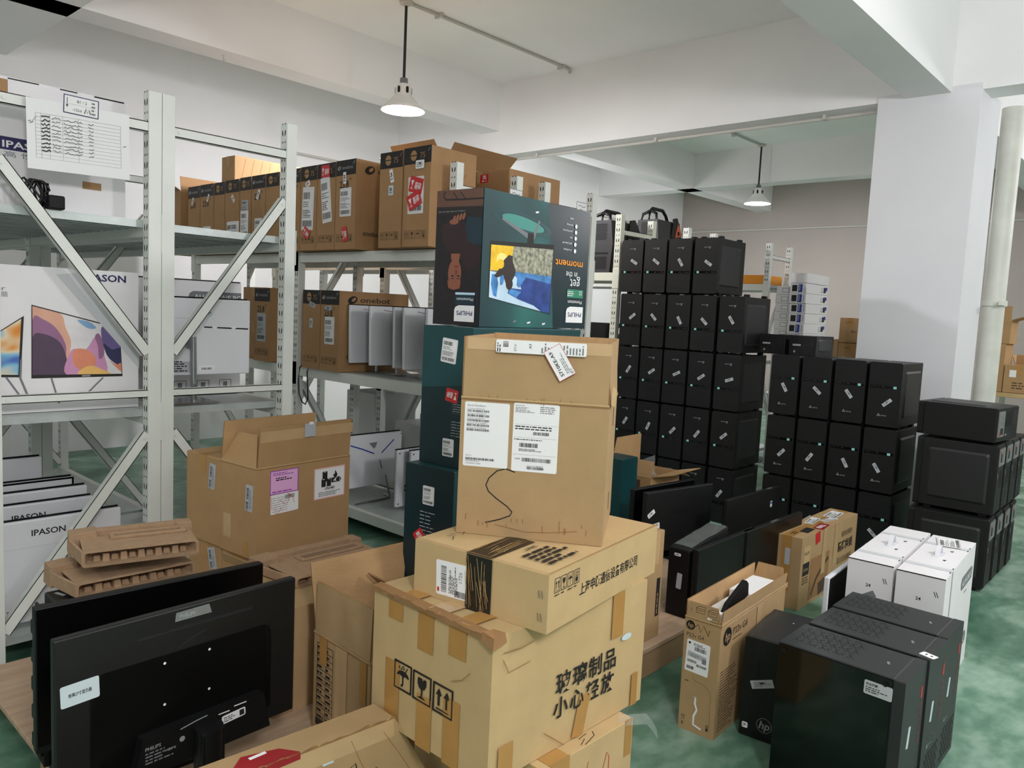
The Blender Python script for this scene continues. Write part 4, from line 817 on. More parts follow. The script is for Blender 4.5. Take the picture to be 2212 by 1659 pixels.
# ---------------------------------------------------------------- desktop towers
TL, TW, TH = 0.40, 0.188, 0.385
def hexgrid(m, fr, x0, y0, x1, y1, r, gap, mat='hole', skew=0.0):
    y = y0; k = 0
    while y < y1:
        x = x0 + (r + gap / 2 if k % 2 else 0)
        while x < x1: m.ell(fr, x, y, r, r, mat, n=6); m.eps = 0.0006; x += 2 * r + gap
        y += (2 * r + gap) * 0.87; k += 1
def emboss(m, fr, P, d, mat, inset):
    x0, y0, x1, y1 = P; O = rrect(x0, y0, x1, y1, 0.012, 3); I = rrect(x0 + inset, y0 + inset, x1 - inset, y1 - inset, 0.010, 3); n = len(O)
    m.add([fr.p(a, b, 0.0) for a, b in O] + [fr.p(a, b, d) for a, b in I], [(i, (i + 1) % n, n + (i + 1) % n, n + i) for i in range(n)] + [tuple(range(n, 2 * n))], mat)
def tower(name, label, flat_back=False):
    """front looks to -X, rear to +X, side panels to -Y and +Y; drive bays on top"""
    t = thing(name, label, 'computer', (0, 0, 0))
    hx = TW / 2
    m = MB(); m.box(0.03, TL, -hx, hx, 0.0, TH, 'case_dark')
    for fr in (Fr((0, -hx, 0), (1, 0, 0), (0, 0, 1)), Fr((TL, hx, 0), (-1, 0, 0), (0, 0, 1))): emboss(m, fr, (0.065, 0.05, 0.365, 0.335), 0.006, 'case_steel', 0.012)
    m.build('case', t, 0.003)
    m = MB(); m.prism(Fr((0.03, hx, 0), (0, -1, 0), (0, 0, 1)), rrect(0, -0.002, TW, TH + 0.002, 0.012, 3), 0, 0.03, 'black_plastic')
    f = Fr((0, hx, 0), (0, -1, 0), (0, 0, 1))
    for z in (0.352, 0.30, 0.257): m.rect(f, TW / 2, z, TW - 0.02, 0.0022, 'hole')
    m.ell(f, 0.03, 0.325, 0.004, 0.004, 'hole', n=10); m.ell(f, TW - 0.03, 0.325, 0.006, 0.006, 'hole', n=10)
    m.rect(f, TW / 2, 0.238, TW - 0.02, 0.016, 'black_gloss')
    m.rect(f, 0.032, 0.239, 0.032, 0.0035, 'case_grey'); m.ell(f, 0.085, 0.239, 0.008, 0.003, 'case_grey', n=10); m.ell(f, 0.062, 0.239, 0.003, 0.003, 'case_grey', n=8)
    m.lay(f, [(0.062, 0.060), (0.082, 0.060), (0.072, 0.077)], 'emblem'); m.lay(f, [(0.067, 0.0625), (0.077, 0.0625), (0.072, 0.071)], 'black_plastic'); m.text(f, 0.085, 0.061, 0.009, 'AHYON', 'emblem', bold=True, fit=0.032)
    m.build('front_panel', t, 0.004)
    m = MB(); m.box(-0.002, 0, -hx + 0.026, -hx + 0.044, 0.231, 0.245, 'cyan'); m.build('power_button', t)
    for x in (0.055, 0.33):
        for y in (-hx + 0.012, hx - 0.042): m = MB(); m.box(x, x + 0.04, y, y + 0.03, -0.018, 0, 'black_matte'); m.build('foot', t, 0.003)
    m = MB(); r = Fr((TL, -hx, 0), (0, 1, 0), (0, 0, 1)); m.prism(r, [(0.006, 0.006), (TW - 0.006, 0.006), (TW - 0.006, TH - 0.006), (0.006, TH - 0.006)], 0, 0.004, 'case_dark')
    r2 = Fr((TL + 0.004, -hx, 0), (0, 1, 0), (0, 0, 1))
    m.rect(r2, 0.045, 0.19, 0.042, 0.14, 'hole'); m.rect(r2, 0.035, 0.215, 0.012, 0.03, 'psu_grey'); hexgrid(m, r2, 0.085, 0.145, 0.165, 0.235, 0.004, 0.002)
    m.frame(r2, 0.078, 0.135, 0.172, 0.245, 0.002, 'case_grey'); m.rect(r2, 0.125, 0.065, 0.09, 0.095, 'hole')
    for i in range(5): m.rect(r2, 0.125, 0.03 + 0.019 * i, 0.08, 0.005, 'case_grey')
    m.frame(r2, 0.012, 0.012, 0.176, 0.125, 0.002, 'case_grey'); m.build('rear_panel', t, 0.001)
    m = MB(); m.prism(r2, [(0.03, 0.27), (0.17, 0.27), (0.17, 0.365), (0.03, 0.365)], 0, 0.006, 'psu_grey'); r3 = Fr((TL + 0.0105, -hx, 0), (0, 1, 0), (0, 0, 1)); m.rect(r3, 0.06, 0.315, 0.036, 0.045, 'hole'); m.rect(r3, 0.045, 0.345, 0.02, 0.015, 'ink_red'); m.small_print(r3, 0.09, 0.285, 0.07, 0.065, 5, 'ink_grey', 2, fill=.25); m.build('power_supply', t)
    sticker(t, f, 0.085, 0.165, 0.062, 0.021, 'paper_grey', 0, 'asset_tag', tagprint, r=0.001)
    return t
GT = 'black towers of the tall wall'; GD = 'black towers stacked before the pillar'; GR = 'black towers stacked with their backs outward'
proto = tower('desktop_tower', 'x')
def place(loc, rot, label, group, tag_ang=None, tag_pos=None):
    global first
    if first: o = proto; o.location = loc; o.rotation_euler = rot; o['label'] = label; o['group'] = group; first = False
    else: o = dup(proto, loc, rot, label, group)
    for c in child(o, 'asset_tag'):
        f = Fr((0, TW / 2, 0), (0, -1, 0), (0, 0, 1)); a0, b0 = tag_pos or (0.085, 0.165); g = tag_ang or 0
        cc, s_ = math.cos(R(g)), math.sin(R(g)); a = f.a * cc + f.b * s_; b = f.b * cc - f.a * s_; p = f.p(a0, b0)
        c.matrix_local = Matrix(((a.x, b.x, f.n.x, p.x), (a.y, b.y, f.n.y, p.y), (a.z, b.z, f.n.z, p.z), (0, 0, 0, 1)))
    return o
first = True
# the tall wall: five rows of towers standing upside down, fronts outward
angs = [[None, -30, -35, -57, -33], [38, -45, -60, -44, -56], [57, 35, 27, 35, 20], [58, 66, 48, 54, 42], [50, 55, 60, 46, 55]]
rown = ['top', 'second', 'third', 'fourth', 'lowest']
for r_ in range(5):
    zt = 2.01 - 0.403 * r_
    n = 4 if r_ == 0 else 5
    for c in range(n):
        y = 2.394 + TW / 2 + 0.012 + (0.222 if r_ == 0 else 0.0) + c * 0.2055 + (0.006 if c else 0)
        k = n - c
        lab = 'black tower in the tall wall, %s row, %s from the slotted post' % (rown[r_], ORD[k - 1])
        a = angs[r_][n - c] if r_ == 0 else angs[r_][n - 1 - c]
        o = place((4.955 + 0.006 * random.random(), y, zt - 0.018), (PI, 0, 0), lab, GT, (a if a is not None else -30) + 180, (0.085 + random.uniform(-.012, .012), 0.172 + random.uniform(-.012, .01)))
        if r_ == 4 and False: pass
# stacks before the pillar: three rows of four, upright
dang = [[-60, -42, -52, 42], [48, 56, -60, -56], [-30, 40, -40, -42]]
for r_ in range(3):
    z0 = 0.02 + 0.404 * (2 - r_)
    for c in range(4):
        y = 1.376 + TW / 2 + c * 0.2075
        k = 4 - c
        lab = 'black tower stacked before the pillar, %s row, %s from the tall wall' % (['top', 'middle', 'lowest'][r_], ORD[k - 1])
        place((4.955 + 0.01 * random.random(), y, z0), (0, 0, R(-0.6)), lab, GD, dang[r_][k - 1] if True else 0, (0.095 + random.uniform(-.01, .02), 0.145 + (0.03 if r_ == 0 and k < 4 else 0.0)))
# stacks with side panel towards us and backs to the right
for r_ in range(2):
    for c in range(4):
        x = (4.790 if r_ == 0 else 4.856) + TW / 2 + c * 0.203
        lab = 'black tower of the two-high stack, %s row, %s from its side panel end' % (['lower', 'upper'][r_], ORD[c])
        place((x, 1.235, 0.02 + 0.404 * r_), (0, 0, R(-90 + (2.5 if r_ == 0 else 1.2))), lab, GR)
# one lies flat on top
o = place((5.07, 1.235, 0.829 + TW / 2), (0, 0, 0), 'black tower lying flat on top of the two-high stack', GR)
o.rotation_mode = 'XYZ'; o.matrix_world = Matrix.Translation((5.075, 1.235, 0.826 + TW / 2)) @ Matrix.Rotation(R(-95), 4, 'Z') @ Matrix.Rotation(R(90), 4, 'X') @ Matrix.Translation((0, 0, -TH / 2))
# two more lie on the stacks before the pillar, backs outward
for i, (x, y, lab) in enumerate(((5.13, 2.03, 'black tower lying on the stacks before the pillar, farther one'), (5.13, 1.75, 'black tower lying on the stacks before the pillar, next to the pillar'))):
    pass
def flat_tower(x, y, z, lab):
    t = thing('desktop_tower', lab, 'computer', (x, y, z), 0, GD)
    m = MB(); m.box(0, 0.30, 0, 0.185, 0, 0.135, 'case_dark'); emboss(m, Fr((0, 0, 0), (1, 0, 0), (0, 0, 1)), (0.03, 0.03, 0.27, 0.115), 0.004, 'case_steel', 0.01); m.build('case', t, 0.003)
    m = MB(); f = Fr((0, 0.185, 0), (0, -1, 0), (0, 0, 1)); m.prism(f, [(0.004, 0.004), (0.181, 0.004), (0.181, 0.131), (0.004, 0.131)], 0, 0.004, 'black_matte'); f2 = Fr((-0.004, 0.185, 0), (0, -1, 0), (0, 0, 1))
    m.rect(f2, 0.055, 0.072, 0.055, 0.012, 'emblem'); m.frame(f2, 0.02, 0.012, 0.07, 0.045, 0.003, 'case_grey'); m.ell(f2, 0.042, 0.028, 0.008, 0.008, 'psu_grey'); m.rect(f2, 0.155, 0.09, 0.03, 0.06, 'hole'); hexgrid(m, f2, 0.09, 0.02, 0.135, 0.115, 0.004, 0.002); m.build('rear_panel', t)
flat_tower(5.10, 1.955, 1.210, 'black computer case lying back outward on the stacks before the pillar, nearer the pillar')
flat_tower(5.12, 2.175, 1.210, 'black computer case lying on the stacks before the pillar, half hidden by the tall wall')

# ---------------------------------------------------------------- right foreground
def d_hp(m, F, t):
    L, Rr = F['L'], F['R']
    m.ell(L, 0.022, 0.375, 0.0165, 0.0165, 'ink'); m.text(L, 0.022, 0.368, 0.022, 'hp', 'kraft', al='c', shear=.2, bold=True); m.text(L, 0.01, 0.335, 0.019, 'P22v G4', 'ink_soft')
    m.line(L, [(0.035, 0.37), (0.05, 0.385), (0.06, 0.36), (0.07, 0.385), (0.09, 0.355), (0.092, 0.375)], 0.0025, 'ink')
    m.line(L, [(0.055, 0.125), (0.058, 0.13), (0.058, 0.105), (0.066, 0.085), (0.056, 0.06), (0.056, 0.03), (0.085, 0.022)], 0.007, 'paper'); m.line(L, [(0.04, 0.20), (0.05, 0.186), (0.09, 0.18), (0.112, 0.16), (0.115, 0.03)], 0.0015, 'kraft_edge')
    for i, k in enumerate(('up',)): icon(m, L, 0.008, 0.035, 0.018, 0.022, k, frame=False)
    m.text(L, 0.012, 0.018, 0.018, '6', 'ink'); icon(m, L, 0.098, 0.02, 0.018, 0.03, 'stack', frame=False); m.small_print(L, 0.015, 0.175, 0.03, 0.006, 1, 'ink_soft')
    m.ell(Rr, 0.055, 0.352, 0.032, 0.032, 'ink'); m.text(Rr, 0.055, 0.338, 0.042, 'hp', 'kraft', al='c', shear=.2, bold=True); m.text(Rr, 0.10, 0.345, 0.036, 'P22v G4', 'ink_soft'); m.small_print(Rr, 0.10, 0.325, 0.12, 0.008, 1, 'ink_soft', 4)
    m.small_print(Rr, 0.02, 0.02, 0.16, 0.22, 22, 'ink_soft', 9, fill=.3); m.rect(Rr, 0.33, 0.2, 0.05, 0.40, 'tape_clear'); m.rect(Rr, 0.3, 0.40, 0.6, 0.02, 'tape_clear')
def d_hpflap(m, fr):
    m.text(fr, 0.016, 0.02, 0.016, '1', 'ink_soft')
    for x in (0.05, 0.095): m.frame(fr, x - 0.016, 0.02, x + 0.016, 0.036, 0.0012, 'ink_soft'); m.line(fr, [(x - .016, .036), (x - .006, .044), (x + .02, .044), (x + .016, .036)], 0.0012, 'ink_soft'); m.line(fr, [(x - .01, .028), (x + .01, .03)], .0012, 'ink_soft')
    m.frame(fr, 0.092, 0.002, 0.118, 0.014, 0.0012, 'ink_soft'); m.lay(fr, [(0.075, 0.010), (0.083, 0.016), (0.083, 0.004)], 'paper'); m.rect(fr, 0.088, 0.010, 0.012, 0.004, 'paper')
hp, F = open_carton('open tan monitor carton with black round logo, foam and cover inside', 2.343, 1.136, 0, 2.7, 0.585, 0.132, 0.405, 'kraft',
    {'L': (0.052, -3, d_hpflap, (0.006, 0.012)), 'R': (0.045, 6), 'Y': (0.055, 0), 'X': (0.06, 4, None, (0.012, 0.012))}, d_hp, group='tan monitor cartons on the green floor')
def hplab(m, fr, w_, h_):
    m.ell(fr, -w_ * .38, h_ * .40, w_ * .05, w_ * .05, 'ink'); m.small_print(fr, -w_ * .2, h_ * .34, w_ * .6, h_ * .1, 2, 'ink', 3); m.barcode(fr, -w_ * .15, h_ * .2, w_ * .5, h_ * .12, seed=3)
    m.rect(fr, -w_ * .02, h_ * .04, w_ * .8, h_ * .16, 'paper_grey', -4); m.small_print(fr, -w_ * .3, -h_ * .02, w_ * .6, h_ * .1, 2, 'ink_grey', 8); m.barcode(fr, -w_ * .42, -h_ * .2, w_ * .4, h_ * .08, seed=4); m.barcode(fr, w_ * .0, -h_ * .28, w_ * .42, h_ * .08, seed=5); m.barcode(fr, -w_ * .42, -h_ * .42, w_ * .3, h_ * .1, seed=9); m.rect(fr, w_ * .3, -h_ * .05, w_ * .18, h_ * .16, 'ink_grey')
sticker(hp, F['L'], 0.055, 0.268, 0.086, 0.112, 'paper', -2, 'shipping_label', hplab)
m = MB(); m.box(0.02, 0.565, 0.015, 0.118, 0.30, 0.395, 'paper'); m.box(0.06, 0.10, 0.02, 0.11, 0.39, 0.42, 'paper'); m.box(0.30, 0.52, 0.02, 0.11, 0.39, 0.43, 'paper')
o = m.build('foam_padding', None, 0.006, (2.343, 1.136, 0), (0, 0, R(2.7))); tag(o, 'white foam padding inside the open tan monitor carton', 'foam')
m = MB(); m.prism(Fr((2.42, 1.172, 0.40), (0.985, 0.05, 0.16), (-0.1, 0, 1)), [(0, 0), (0.20, 0), (0.20, 0.045), (0.18, 0.065), (0.03, 0.04), (0, 0.02)], -0.008, 0.008, 'black_matte'); o = m.build('foam_cover', None, 0.002); tag(o, 'black plastic stand cover poking out of the open monitor carton', 'cover')
# slim branded tower
t = thing('desktop_tower', 'slim black tower with round silver logo leaning by the open monitor carton', 'computer', (2.475, 0.942, 0), R(7), 'black towers in the right foreground')
m = MB(); m.box(0.012, 0.32, 0, 0.158, 0.012, 0.352, 'case_steel'); m.ell(Fr((0, 0, 0.352), (1, 0, 0), (0, 1, 0)), 0.22, 0.06, 0.003, 0.003, 'paper', n=8); m.build('case', t, 0.003)
m = MB(); f = Fr((0.012, 0.158, 0), (0, -1, 0), (0, 0, 1)); m.prism(f, rrect(0, 0.004, 0.158, 0.352, 0.008), 0, 0.014, 'black_plastic'); f = Fr((-0.002, 0.158, 0), (0, -1, 0), (0, 0, 1))
m.rect(f, 0.045, 0.26, 0.004, 0.14, 'hole'); m.rect(f, 0.055, 0.26, 0.003, 0.14, 'hole'); m.frame(f, 0.04, 0.185, 0.062, 0.335, 0.001, 'case_grey'); m.ell(f, 0.085, 0.058, 0.026, 0.026, 'emblem'); m.ell(f, 0.085, 0.058, 0.0245, 0.0245, 'black_plastic'); m.text(f, 0.085, 0.046, 0.038, 'hp', 'emblem', al='c', shear=.2, bold=True); m.build('front_panel', t, 0.004)
sticker(t, f, 0.068, 0.20, 0.078, 0.028, 'paper_grey', 20, 'asset_tag', tagprint, r=0.001); sticker(t, f, 0.02, 0.04, 0.02, 0.02, 'paper', 0, 'spec_sticker', tagprint)
for y in (0.02, 0.12): m = MB(); m.box(0.03, 0.28, y, y + 0.02, 0, 0.012, 'black_matte'); m.build('foot', t)
# three gaming cases
def gcase(x, y, label, top_tag=False, note=False, side=True):
    t = thing('gaming_computer_case', label, 'computer', (x, y, 0), 0, 'black gaming cases in the right foreground'); l, w_, h = 0.209, 0.36, 0.46
    m = MB(); m.box(0.004, l - 0.004, 0.03, w_, 0.02, h, 'case_grey'); T = Fr((0, 0, h), (1, 0, 0), (0, 1, 0))
    for i in range(9):
        for j in range(6):
            cx = 0.045 + j * 0.024 + (0.012 if i % 2 else 0); cy = 0.165 + i * 0.02; q = [(cx - 0.011, cy), (cx, cy + 0.010), (cx + 0.011, cy), (cx, cy - 0.010)]
            m.line(T, q[:3] if (i + j) % 2 else q[1:], 0.0028, 'hole'); m.eps = 0.0006
    m.ell(T, 0.10, 0.075, 0.012, 0.004, 'ink_grey', 20); m.build('case', t, 0.003)
    m = MB(); L = Fr((0.004, w_, 0), (0, -1, 0), (0, 0, 1)); m.prism(L, [(0.004, 0.03), (0.326, 0.03), (0.326, h - 0.004), (0.004, h - 0.004)], 0, 0.006, 'dark_glass')
    for px, pz in ((0.02, h - 0.02), (0.31, h - 0.02), (0.02, 0.05), (0.31, 0.05)): m.prism(Fr(L.p(px, pz, 0.006), L.a, L.b), rrect(-.006, -.006, .006, .006, .005), 0, 0.004, 'black_matte')
    m.build('glass_panel', t, 0.0015)
    m = MB(); f = Fr((0, 0.03, 0), (1, 0, 0), (0, 0, 1)); m.prism(f, rrect(0.0, 0.015, l, h, 0.004), 0, 0.03, 'case_grey'); f = Fr((0, 0, 0), (1, 0, 0), (0, 0, 1))
    for i in range(8):
        for j in range(6):
            cx = 0.05 + j * 0.025 + (0.012 if i % 2 else 0); cz = 0.04 + i * 0.014; m.ell(f, cx, cz, 0.009, 0.005, 'hole', 0, 6); m.eps = 0.0006
    m.lay(f, [(0.05, 0.165), (0.066, 0.165), (0.058, 0.18)], 'emblem'); m.text(f, 0.07, 0.166, 0.009, 'AHYON', 'emblem', fit=0.03); m.build('front_panel', t, 0.004)
    m = MB(); m.rect(f, 0.176, 0.375, 0.014, 0.035, 'ink_red')
    for k in range(6): m.rect(f, 0.172, 0.34 - k * 0.022, 0.006, 0.008 + 0.006 * (k % 2), 'dark_red_label')
    m.line(f, [(0.186, 0.42), (0.186, 0.22)], 0.0015, 'dark_red_label'); m.build('red_trim', t)
    sticker(t, f, 0.075, 0.275, 0.062, 0.02, 'paper_blue', 78, 'asset_tag', None, r=0.001)
    for a in (0.02, 0.16): m = MB(); m.box(a, a + 0.03, 0.03, 0.33, 0, 0.02, 'black_matte'); m.build('foot', t)
    if note: sticker(t, Fr((-0.002, w_, 0), (0, -1, 0), (0, 0, 1)), 0.292, 0.415, 0.075, 0.04, 'paper_grey', -1, 'safety_note', lambda m, fr, a, b: (m.text(fr, -a * .44, b * .18, b * .2, '安全提醒:', 'ink', bold=True), m.small_print(fr, -a * .44, -b * .35, a * .8, b * .45, 3, 'ink', 4)))
    if top_tag: sticker(t, Fr((0, 0, h), (0.3, 1, 0), (-1, 0.3, 0)), 0.02, -0.025, 0.045, 0.03, 'paper', 0, 'folded_tag', lambda m, fr, a, b: (m.ell(fr, -a * .2, 0, .004, .004, 'ink'), m.ell(fr, a * .15, 0, .003, .005, 'ink')))
    return t
gcase(2.243, 0.54, 'black gaming case with dark glass side and grey safety note, nearest the camera', note=True)
gcase(2.462, 0.535, 'black gaming case with folded white tag, between the other two', top_tag=True)
gcase(2.681, 0.54, 'black gaming case with honeycomb top, farthest back against the white cartons')
# two white cartons
def d_white(num, mark):
    def f(m, F, t):
        L, Rr, T = F['L'], F['R'], F['T']; l, w_, h = 0.66, 0.166, 0.517
        m.text(L, 0.072, h - 0.10, 0.018, '24', 'ink', bold=True)
        for d in (0, 0.008): m.line(L, [(0.13 + d, h - 0.055), (0.138 + d, h - 0.075)], 0.0025, 'ink')
        m.rect(T, 0.13, w_ / 2, 0.035, w_, 'white_dull'); m.rect(T, 0.50, w_ / 2, 0.035, w_, 'white_dull')
        for a in (0.26, 0.42): m.lay(T, [(a - 0.012, w_ * .30), (a + 0.012, w_ * .27), (a + 0.003, w_ * .36)], 'hole')
        for a in (0.10, 0.16, 0.48, 0.53): m.rect(T, a, 0.004, 0.02, 0.004, 'hole')
        m.lay(Rr, rrect(0.36, h - 0.14, 0.62, h - 0.085, 0.027), 'ink_grey'); m.text(Rr, 0.385, h - 0.127, 0.034, 'ALL IN ONE PC', 'paper', fit=0.22); m.small_print(Rr, 0.45, h - 0.17, 0.1, 0.012, 1, 'ink_grey')
        m.lay(Rr, rrect(0.30, 0.10, 0.60, 0.155, 0.027), 'ink_grey'); m.text(Rr, 0.32, 0.112, 0.034, 'ALL IN ONE PC', 'paper', fit=0.24); m.rect(Rr, 0.13, h / 2, 0.02, h, 'white_dull')
        m.line(L, [(0, h - 0.002), (w_, h - 0.002)], 0.004, 'hole')
    return f
for i, (x, y, lab) in enumerate(((3.125, 0.833, 'white all-in-one carton marked 24 with grey tag on its front'), (3.12, 0.653, 'white all-in-one carton marked 24 with torn waybill on top'))):
    t, F = carton(lab, x, y, 0, 3.4, 0.66, 0.166, 0.517, 'white_carton', d_white(24, 0), tape=None, group='white all-in-one cartons on the green floor')
    m = MB(); P = [Vector((0.30 + 0.07 * k / 8, 0.085, 0.517 + 0.038 * math.sin(PI * k / 8))) for k in range(9)]
    for k in range(8): a, b = P[k], P[k + 1]; q = Vector((0, 0.009, 0)); m.add([a - q, b - q, b + q, a + q], [(0, 1, 2, 3)], 'white_plastic')
    m.prism(Fr((0.335, 0.085, 0.517), (1, 0, 0), (0, 1, 0)), rrect(-0.05, -0.02, 0.05, 0.02, 0.018), 0, 0.002, 'white_plastic'); m.build('carry_handle', t)
    if i == 0: sticker(t, F['L'], 0.075, 0.375, 0.075, 0.026, 'ink_grey', 33, 'asset_tag', tagprint, r=0.001)
    else:
        sticker(t, F['T'], 0.55, 0.085, 0.15, 0.09, 'paper', 12, 'waybill', courier(4), lift=0.004)
# white framed black screen beside them
t = thing('all_in_one_computer', 'slim white-edged black screen slotted beside the white cartons', 'computer', (3.03, 1.035, 0.0), R(3), 'white all-in-one computers on the floor')
m = MB(); m.box(0, 0.54, 0.0, 0.02, 0.10, 0.44, 'white_plastic'); m.build('housing', t, 0.004); m = MB(); m.box(0.008, 0.532, -0.002, 0.0, 0.13, 0.432, 'screen'); m.build('screen', t); m = MB(); m.box(0.2, 0.34, -0.02, 0.05, 0, 0.01, 'silver'); m.box(0.25, 0.29, 0.002, 0.016, 0.01, 0.10, 'silver'); m.build('stand', t)
# monitor carton farther back
def d_sl(m, F, t):
    L, Rr, T = F['L'], F['R'], F['T']; h = 0.366
    m.rect(L, 0.078, h - 0.14, 0.05, 0.28, 'tape'); m.rect(T, 0.39, 0.078, 0.778, 0.05, 'tape'); m.rect(T, 0.32, 0.03, 0.14, 0.05, 'dark_red_label', 6); m.text(T, 0.27, 0.02, 0.03, '易碎品', 'paper', bold=True); m.rect(T, 0.18, 0.05, 0.11, 0.045, 'ink', 3); m.small_print(T, 0.05, 0.06, 0.10, 0.03, 2, 'ink', 4, fill=.6)
    m.lay(Rr, [(0.03, h - 0.15), (0.11, h - 0.15), (0.11, h - 0.05), (0.03, h - 0.05)], 'kraft_light'); m.text(Rr, 0.04, h - 0.095, 0.022, 'PHILIPS', 'ink', bold=True, fit=0.06); m.lay(Rr, [(0.03, h - 0.20), (0.11, h - 0.20), (0.11, h - 0.135), (0.03, h - 0.135)], 'ink'); m.text(Rr, 0.035, h - 0.178, 0.026, 'S Line', 'kraft_light', fit=0.06); m.small_print(Rr, 0.03, h - 0.245, 0.09, 0.04, 3, 'ink_soft', 5)
    m.lay(Rr, [(0.13, 0.02), (0.38, 0.02), (0.38, h - 0.13), (0.13, h - 0.13)], 'kraft_edge'); m.line(Rr, [(0.16, 0.04), (0.22, 0.12), (0.30, 0.17), (0.37, 0.20)], 0.02, 'ink_soft'); m.rect(Rr, 0.31, 0.06, 0.12, 0.07, 'ink_soft', 10)
    m.text(Rr, 0.54, h - 0.09, 0.035, '值得信赖的', 'ink_soft', fit=0.16); m.text(Rr, 0.50, h - 0.165, 0.06, '精炼特质', 'ink', bold=True, fit=0.22); m.text(Rr, 0.50, h - 0.235, 0.04, '显示灵动精彩', 'ink_soft', fit=0.22)
    m.rect(Rr, 0.20, h - 0.03, 0.06, 0.06, 'red_label', 12); m.rect(Rr, 0.30, h - 0.12, 0.05, 0.24, 'tape_clear'); m.rect(Rr, 0.46, h - 0.11, 0.05, 0.22, 'tape_clear')
t, F = carton('tan monitor carton with red sticker and white waybills on top, behind the open monitor carton', 3.747, 1.424, 0, -0.2, 0.778, 0.155, 0.366, 'kraft', d_sl, tape=None, group='tan monitor cartons on the green floor')
sticker(t, F['L'], 0.085, 0.262, 0.026, 0.085, 'paper_grey', 0, 'asset_tag', None); sticker(t, F['T'], 0.64, 0.085, 0.17, 0.07, 'paper', 4, 'waybill', courier(7)); sticker(t, F['T'], 0.50, 0.06, 0.13, 0.04, 'paper', -10, 'waybill', courier(8)); sticker(t, F['T'], 0.40, 0.11, 0.16, 0.05, 'paper', 8, 'waybill', courier(9))

# ---------------------------------------------------------------- between the centre pile and the tall wall
def d_tall(m, F, t): m.rect(F['R'], 0.105, 0.17, 0.025, 0.16, 'ink'); m.small_print(F['R'], 0.099, 0.1, 0.012, 0.14, 1, 'kraft', 3, True); m.rect(F['R'], 0.075, 0.38, 0.05, 0.14, 'tape_clear')
carton('tall narrow tan carton with black vertical sticker at the edge of the plywood board', 2.575, 1.588, 0.12, -1.0, 0.132, 0.40, 0.445, 'kraft', d_tall, seam='w')
t = thing('desktop_tower', 'black tower with clear film over its slanted top behind a black monitor', 'computer', (2.944, 1.60, 0.12), 0, 'black equipment on the right plywood board')
m = MB(); m.box(0, 0.36, 0, 0.10, 0, 0.30, 'black_matte'); m.hexa([(0, 0, .30), (.36, 0, .30), (.36, .10, .30), (0, .10, .30), (.02, .004, .306), (.36, .004, .345), (.36, .096, .345), (.02, .096, .306)], 'black_matte'); m.build('case', t, 0.004)
m = MB(); P = [(0.03 + 0.32 * i / 7, 0.004 + 0.09 * j / 4) for i in range(8) for j in range(5)]; rr = random.Random(4)
m.add([(a, b, 0.309 + 0.039 * (a - 0.02) / 0.34 + rr.uniform(0, .006)) for a, b in P], [(i * 5 + j, (i + 1) * 5 + j, (i + 1) * 5 + j + 1, i * 5 + j + 1) for i in range(7) for j in range(4)], 'clear_film'); m.build('plastic_film', t)
sticker(t, Fr((0, 0.10, 0), (0, -1, 0), (0, 0, 1)), 0.045, 0.275, 0.032, 0.013, 'paper', 0, 'asset_tag', tagprint); sticker(t, Fr((0, 0.10, 0), (0, -1, 0), (0, 0, 1)), 0.06, 0.16, 0.025, 0.07, 'paper_grey', -3, 'asset_tag', None)
def foot_at(z0, back=0.08):
    def f(t, l, h, th):
        m = MB(); m.box(0.22, 0.40, -0.05, back, z0, z0 + 0.01, 'black_plastic'); m.box(0.28, 0.34, 0.004, th, z0 + 0.008, 0.03, 'black_plastic'); m.build('stand', t, 0.003)
    return f
foot = foot_at(-0.012, 0.03)
bmonitor('black monitor standing edge to edge in front of the film covered tower', 2.95, 1.562, 0.132, 0, 0.56, 0.302, 0.025, False, 0, None, foot, 'black equipment on the right plywood board')
bmonitor('black monitor next in line behind the open monitor carton, partly behind the tan one', 3.40, 1.556, 0.132, -1.5, 0.62, 0.302, 0.025, False, 0, None, foot, 'black equipment on the right plywood board')
def d_vs(m, fr, t): m.text(fr, 0.19, 0.19, 0.035, 'ViewSonic', 'black_plastic', bold=True, fit=0.14); m.rect(fr, 0.26, 0.075, 0.52, 0.003, 'case_dark'); m.prism(fr, [(0.0, 0.0), (0.52, 0.0), (0.52, 0.07), (0.0, 0.07)], 0, 0.012, 'black_plastic')
vs = bmonitor('black monitor seen from behind with two white stickers, left of the tall wall base', 3.39, 2.106, 0.19, -11.5, 0.52, 0.325, 0.03, True, 0, d_vs, foot_at(-0.07), 'black monitors by the tall wall', bulge=False)
sticker(vs, Fr((0, 0, 0), (1, 0, 0), (0, 0, 1)), 0.04, 0.21, 0.055, 0.025, 'paper', 32, 'asset_tag', tagprint); sticker(vs, Fr((0, 0, 0), (1, 0, 0), (0, 0, 1)), 0.085, 0.14, 0.045, 0.032, 'paper', 8, 'spec_sticker', tagprint)
bmonitor('black monitor standing right behind the stickered one, slightly lower on its right', 3.40, 2.19, 0.20, -7, 0.52, 0.315, 0.03, False, 0, None, foot_at(-0.08), 'black monitors by the tall wall')
m3 = bmonitor('black monitor with small blue and white sticker before the stacked towers', 3.74, 1.83, 0.11, -3, 0.60, 0.37, 0.025, True, 0, None, foot_at(-0.11), 'black monitors by the tall wall', mat='black_plastic', bulge=False)
sticker(m3, Fr((0, 0, 0), (1, 0, 0), (0, 0, 1)), 0.49, 0.28, 0.022, 0.035, 'paper_blue', 0, 'spec_sticker', lambda m, f, a, b: m.rect(f, 0, b * .2, a * .8, b * .3, 'ink_blue'))
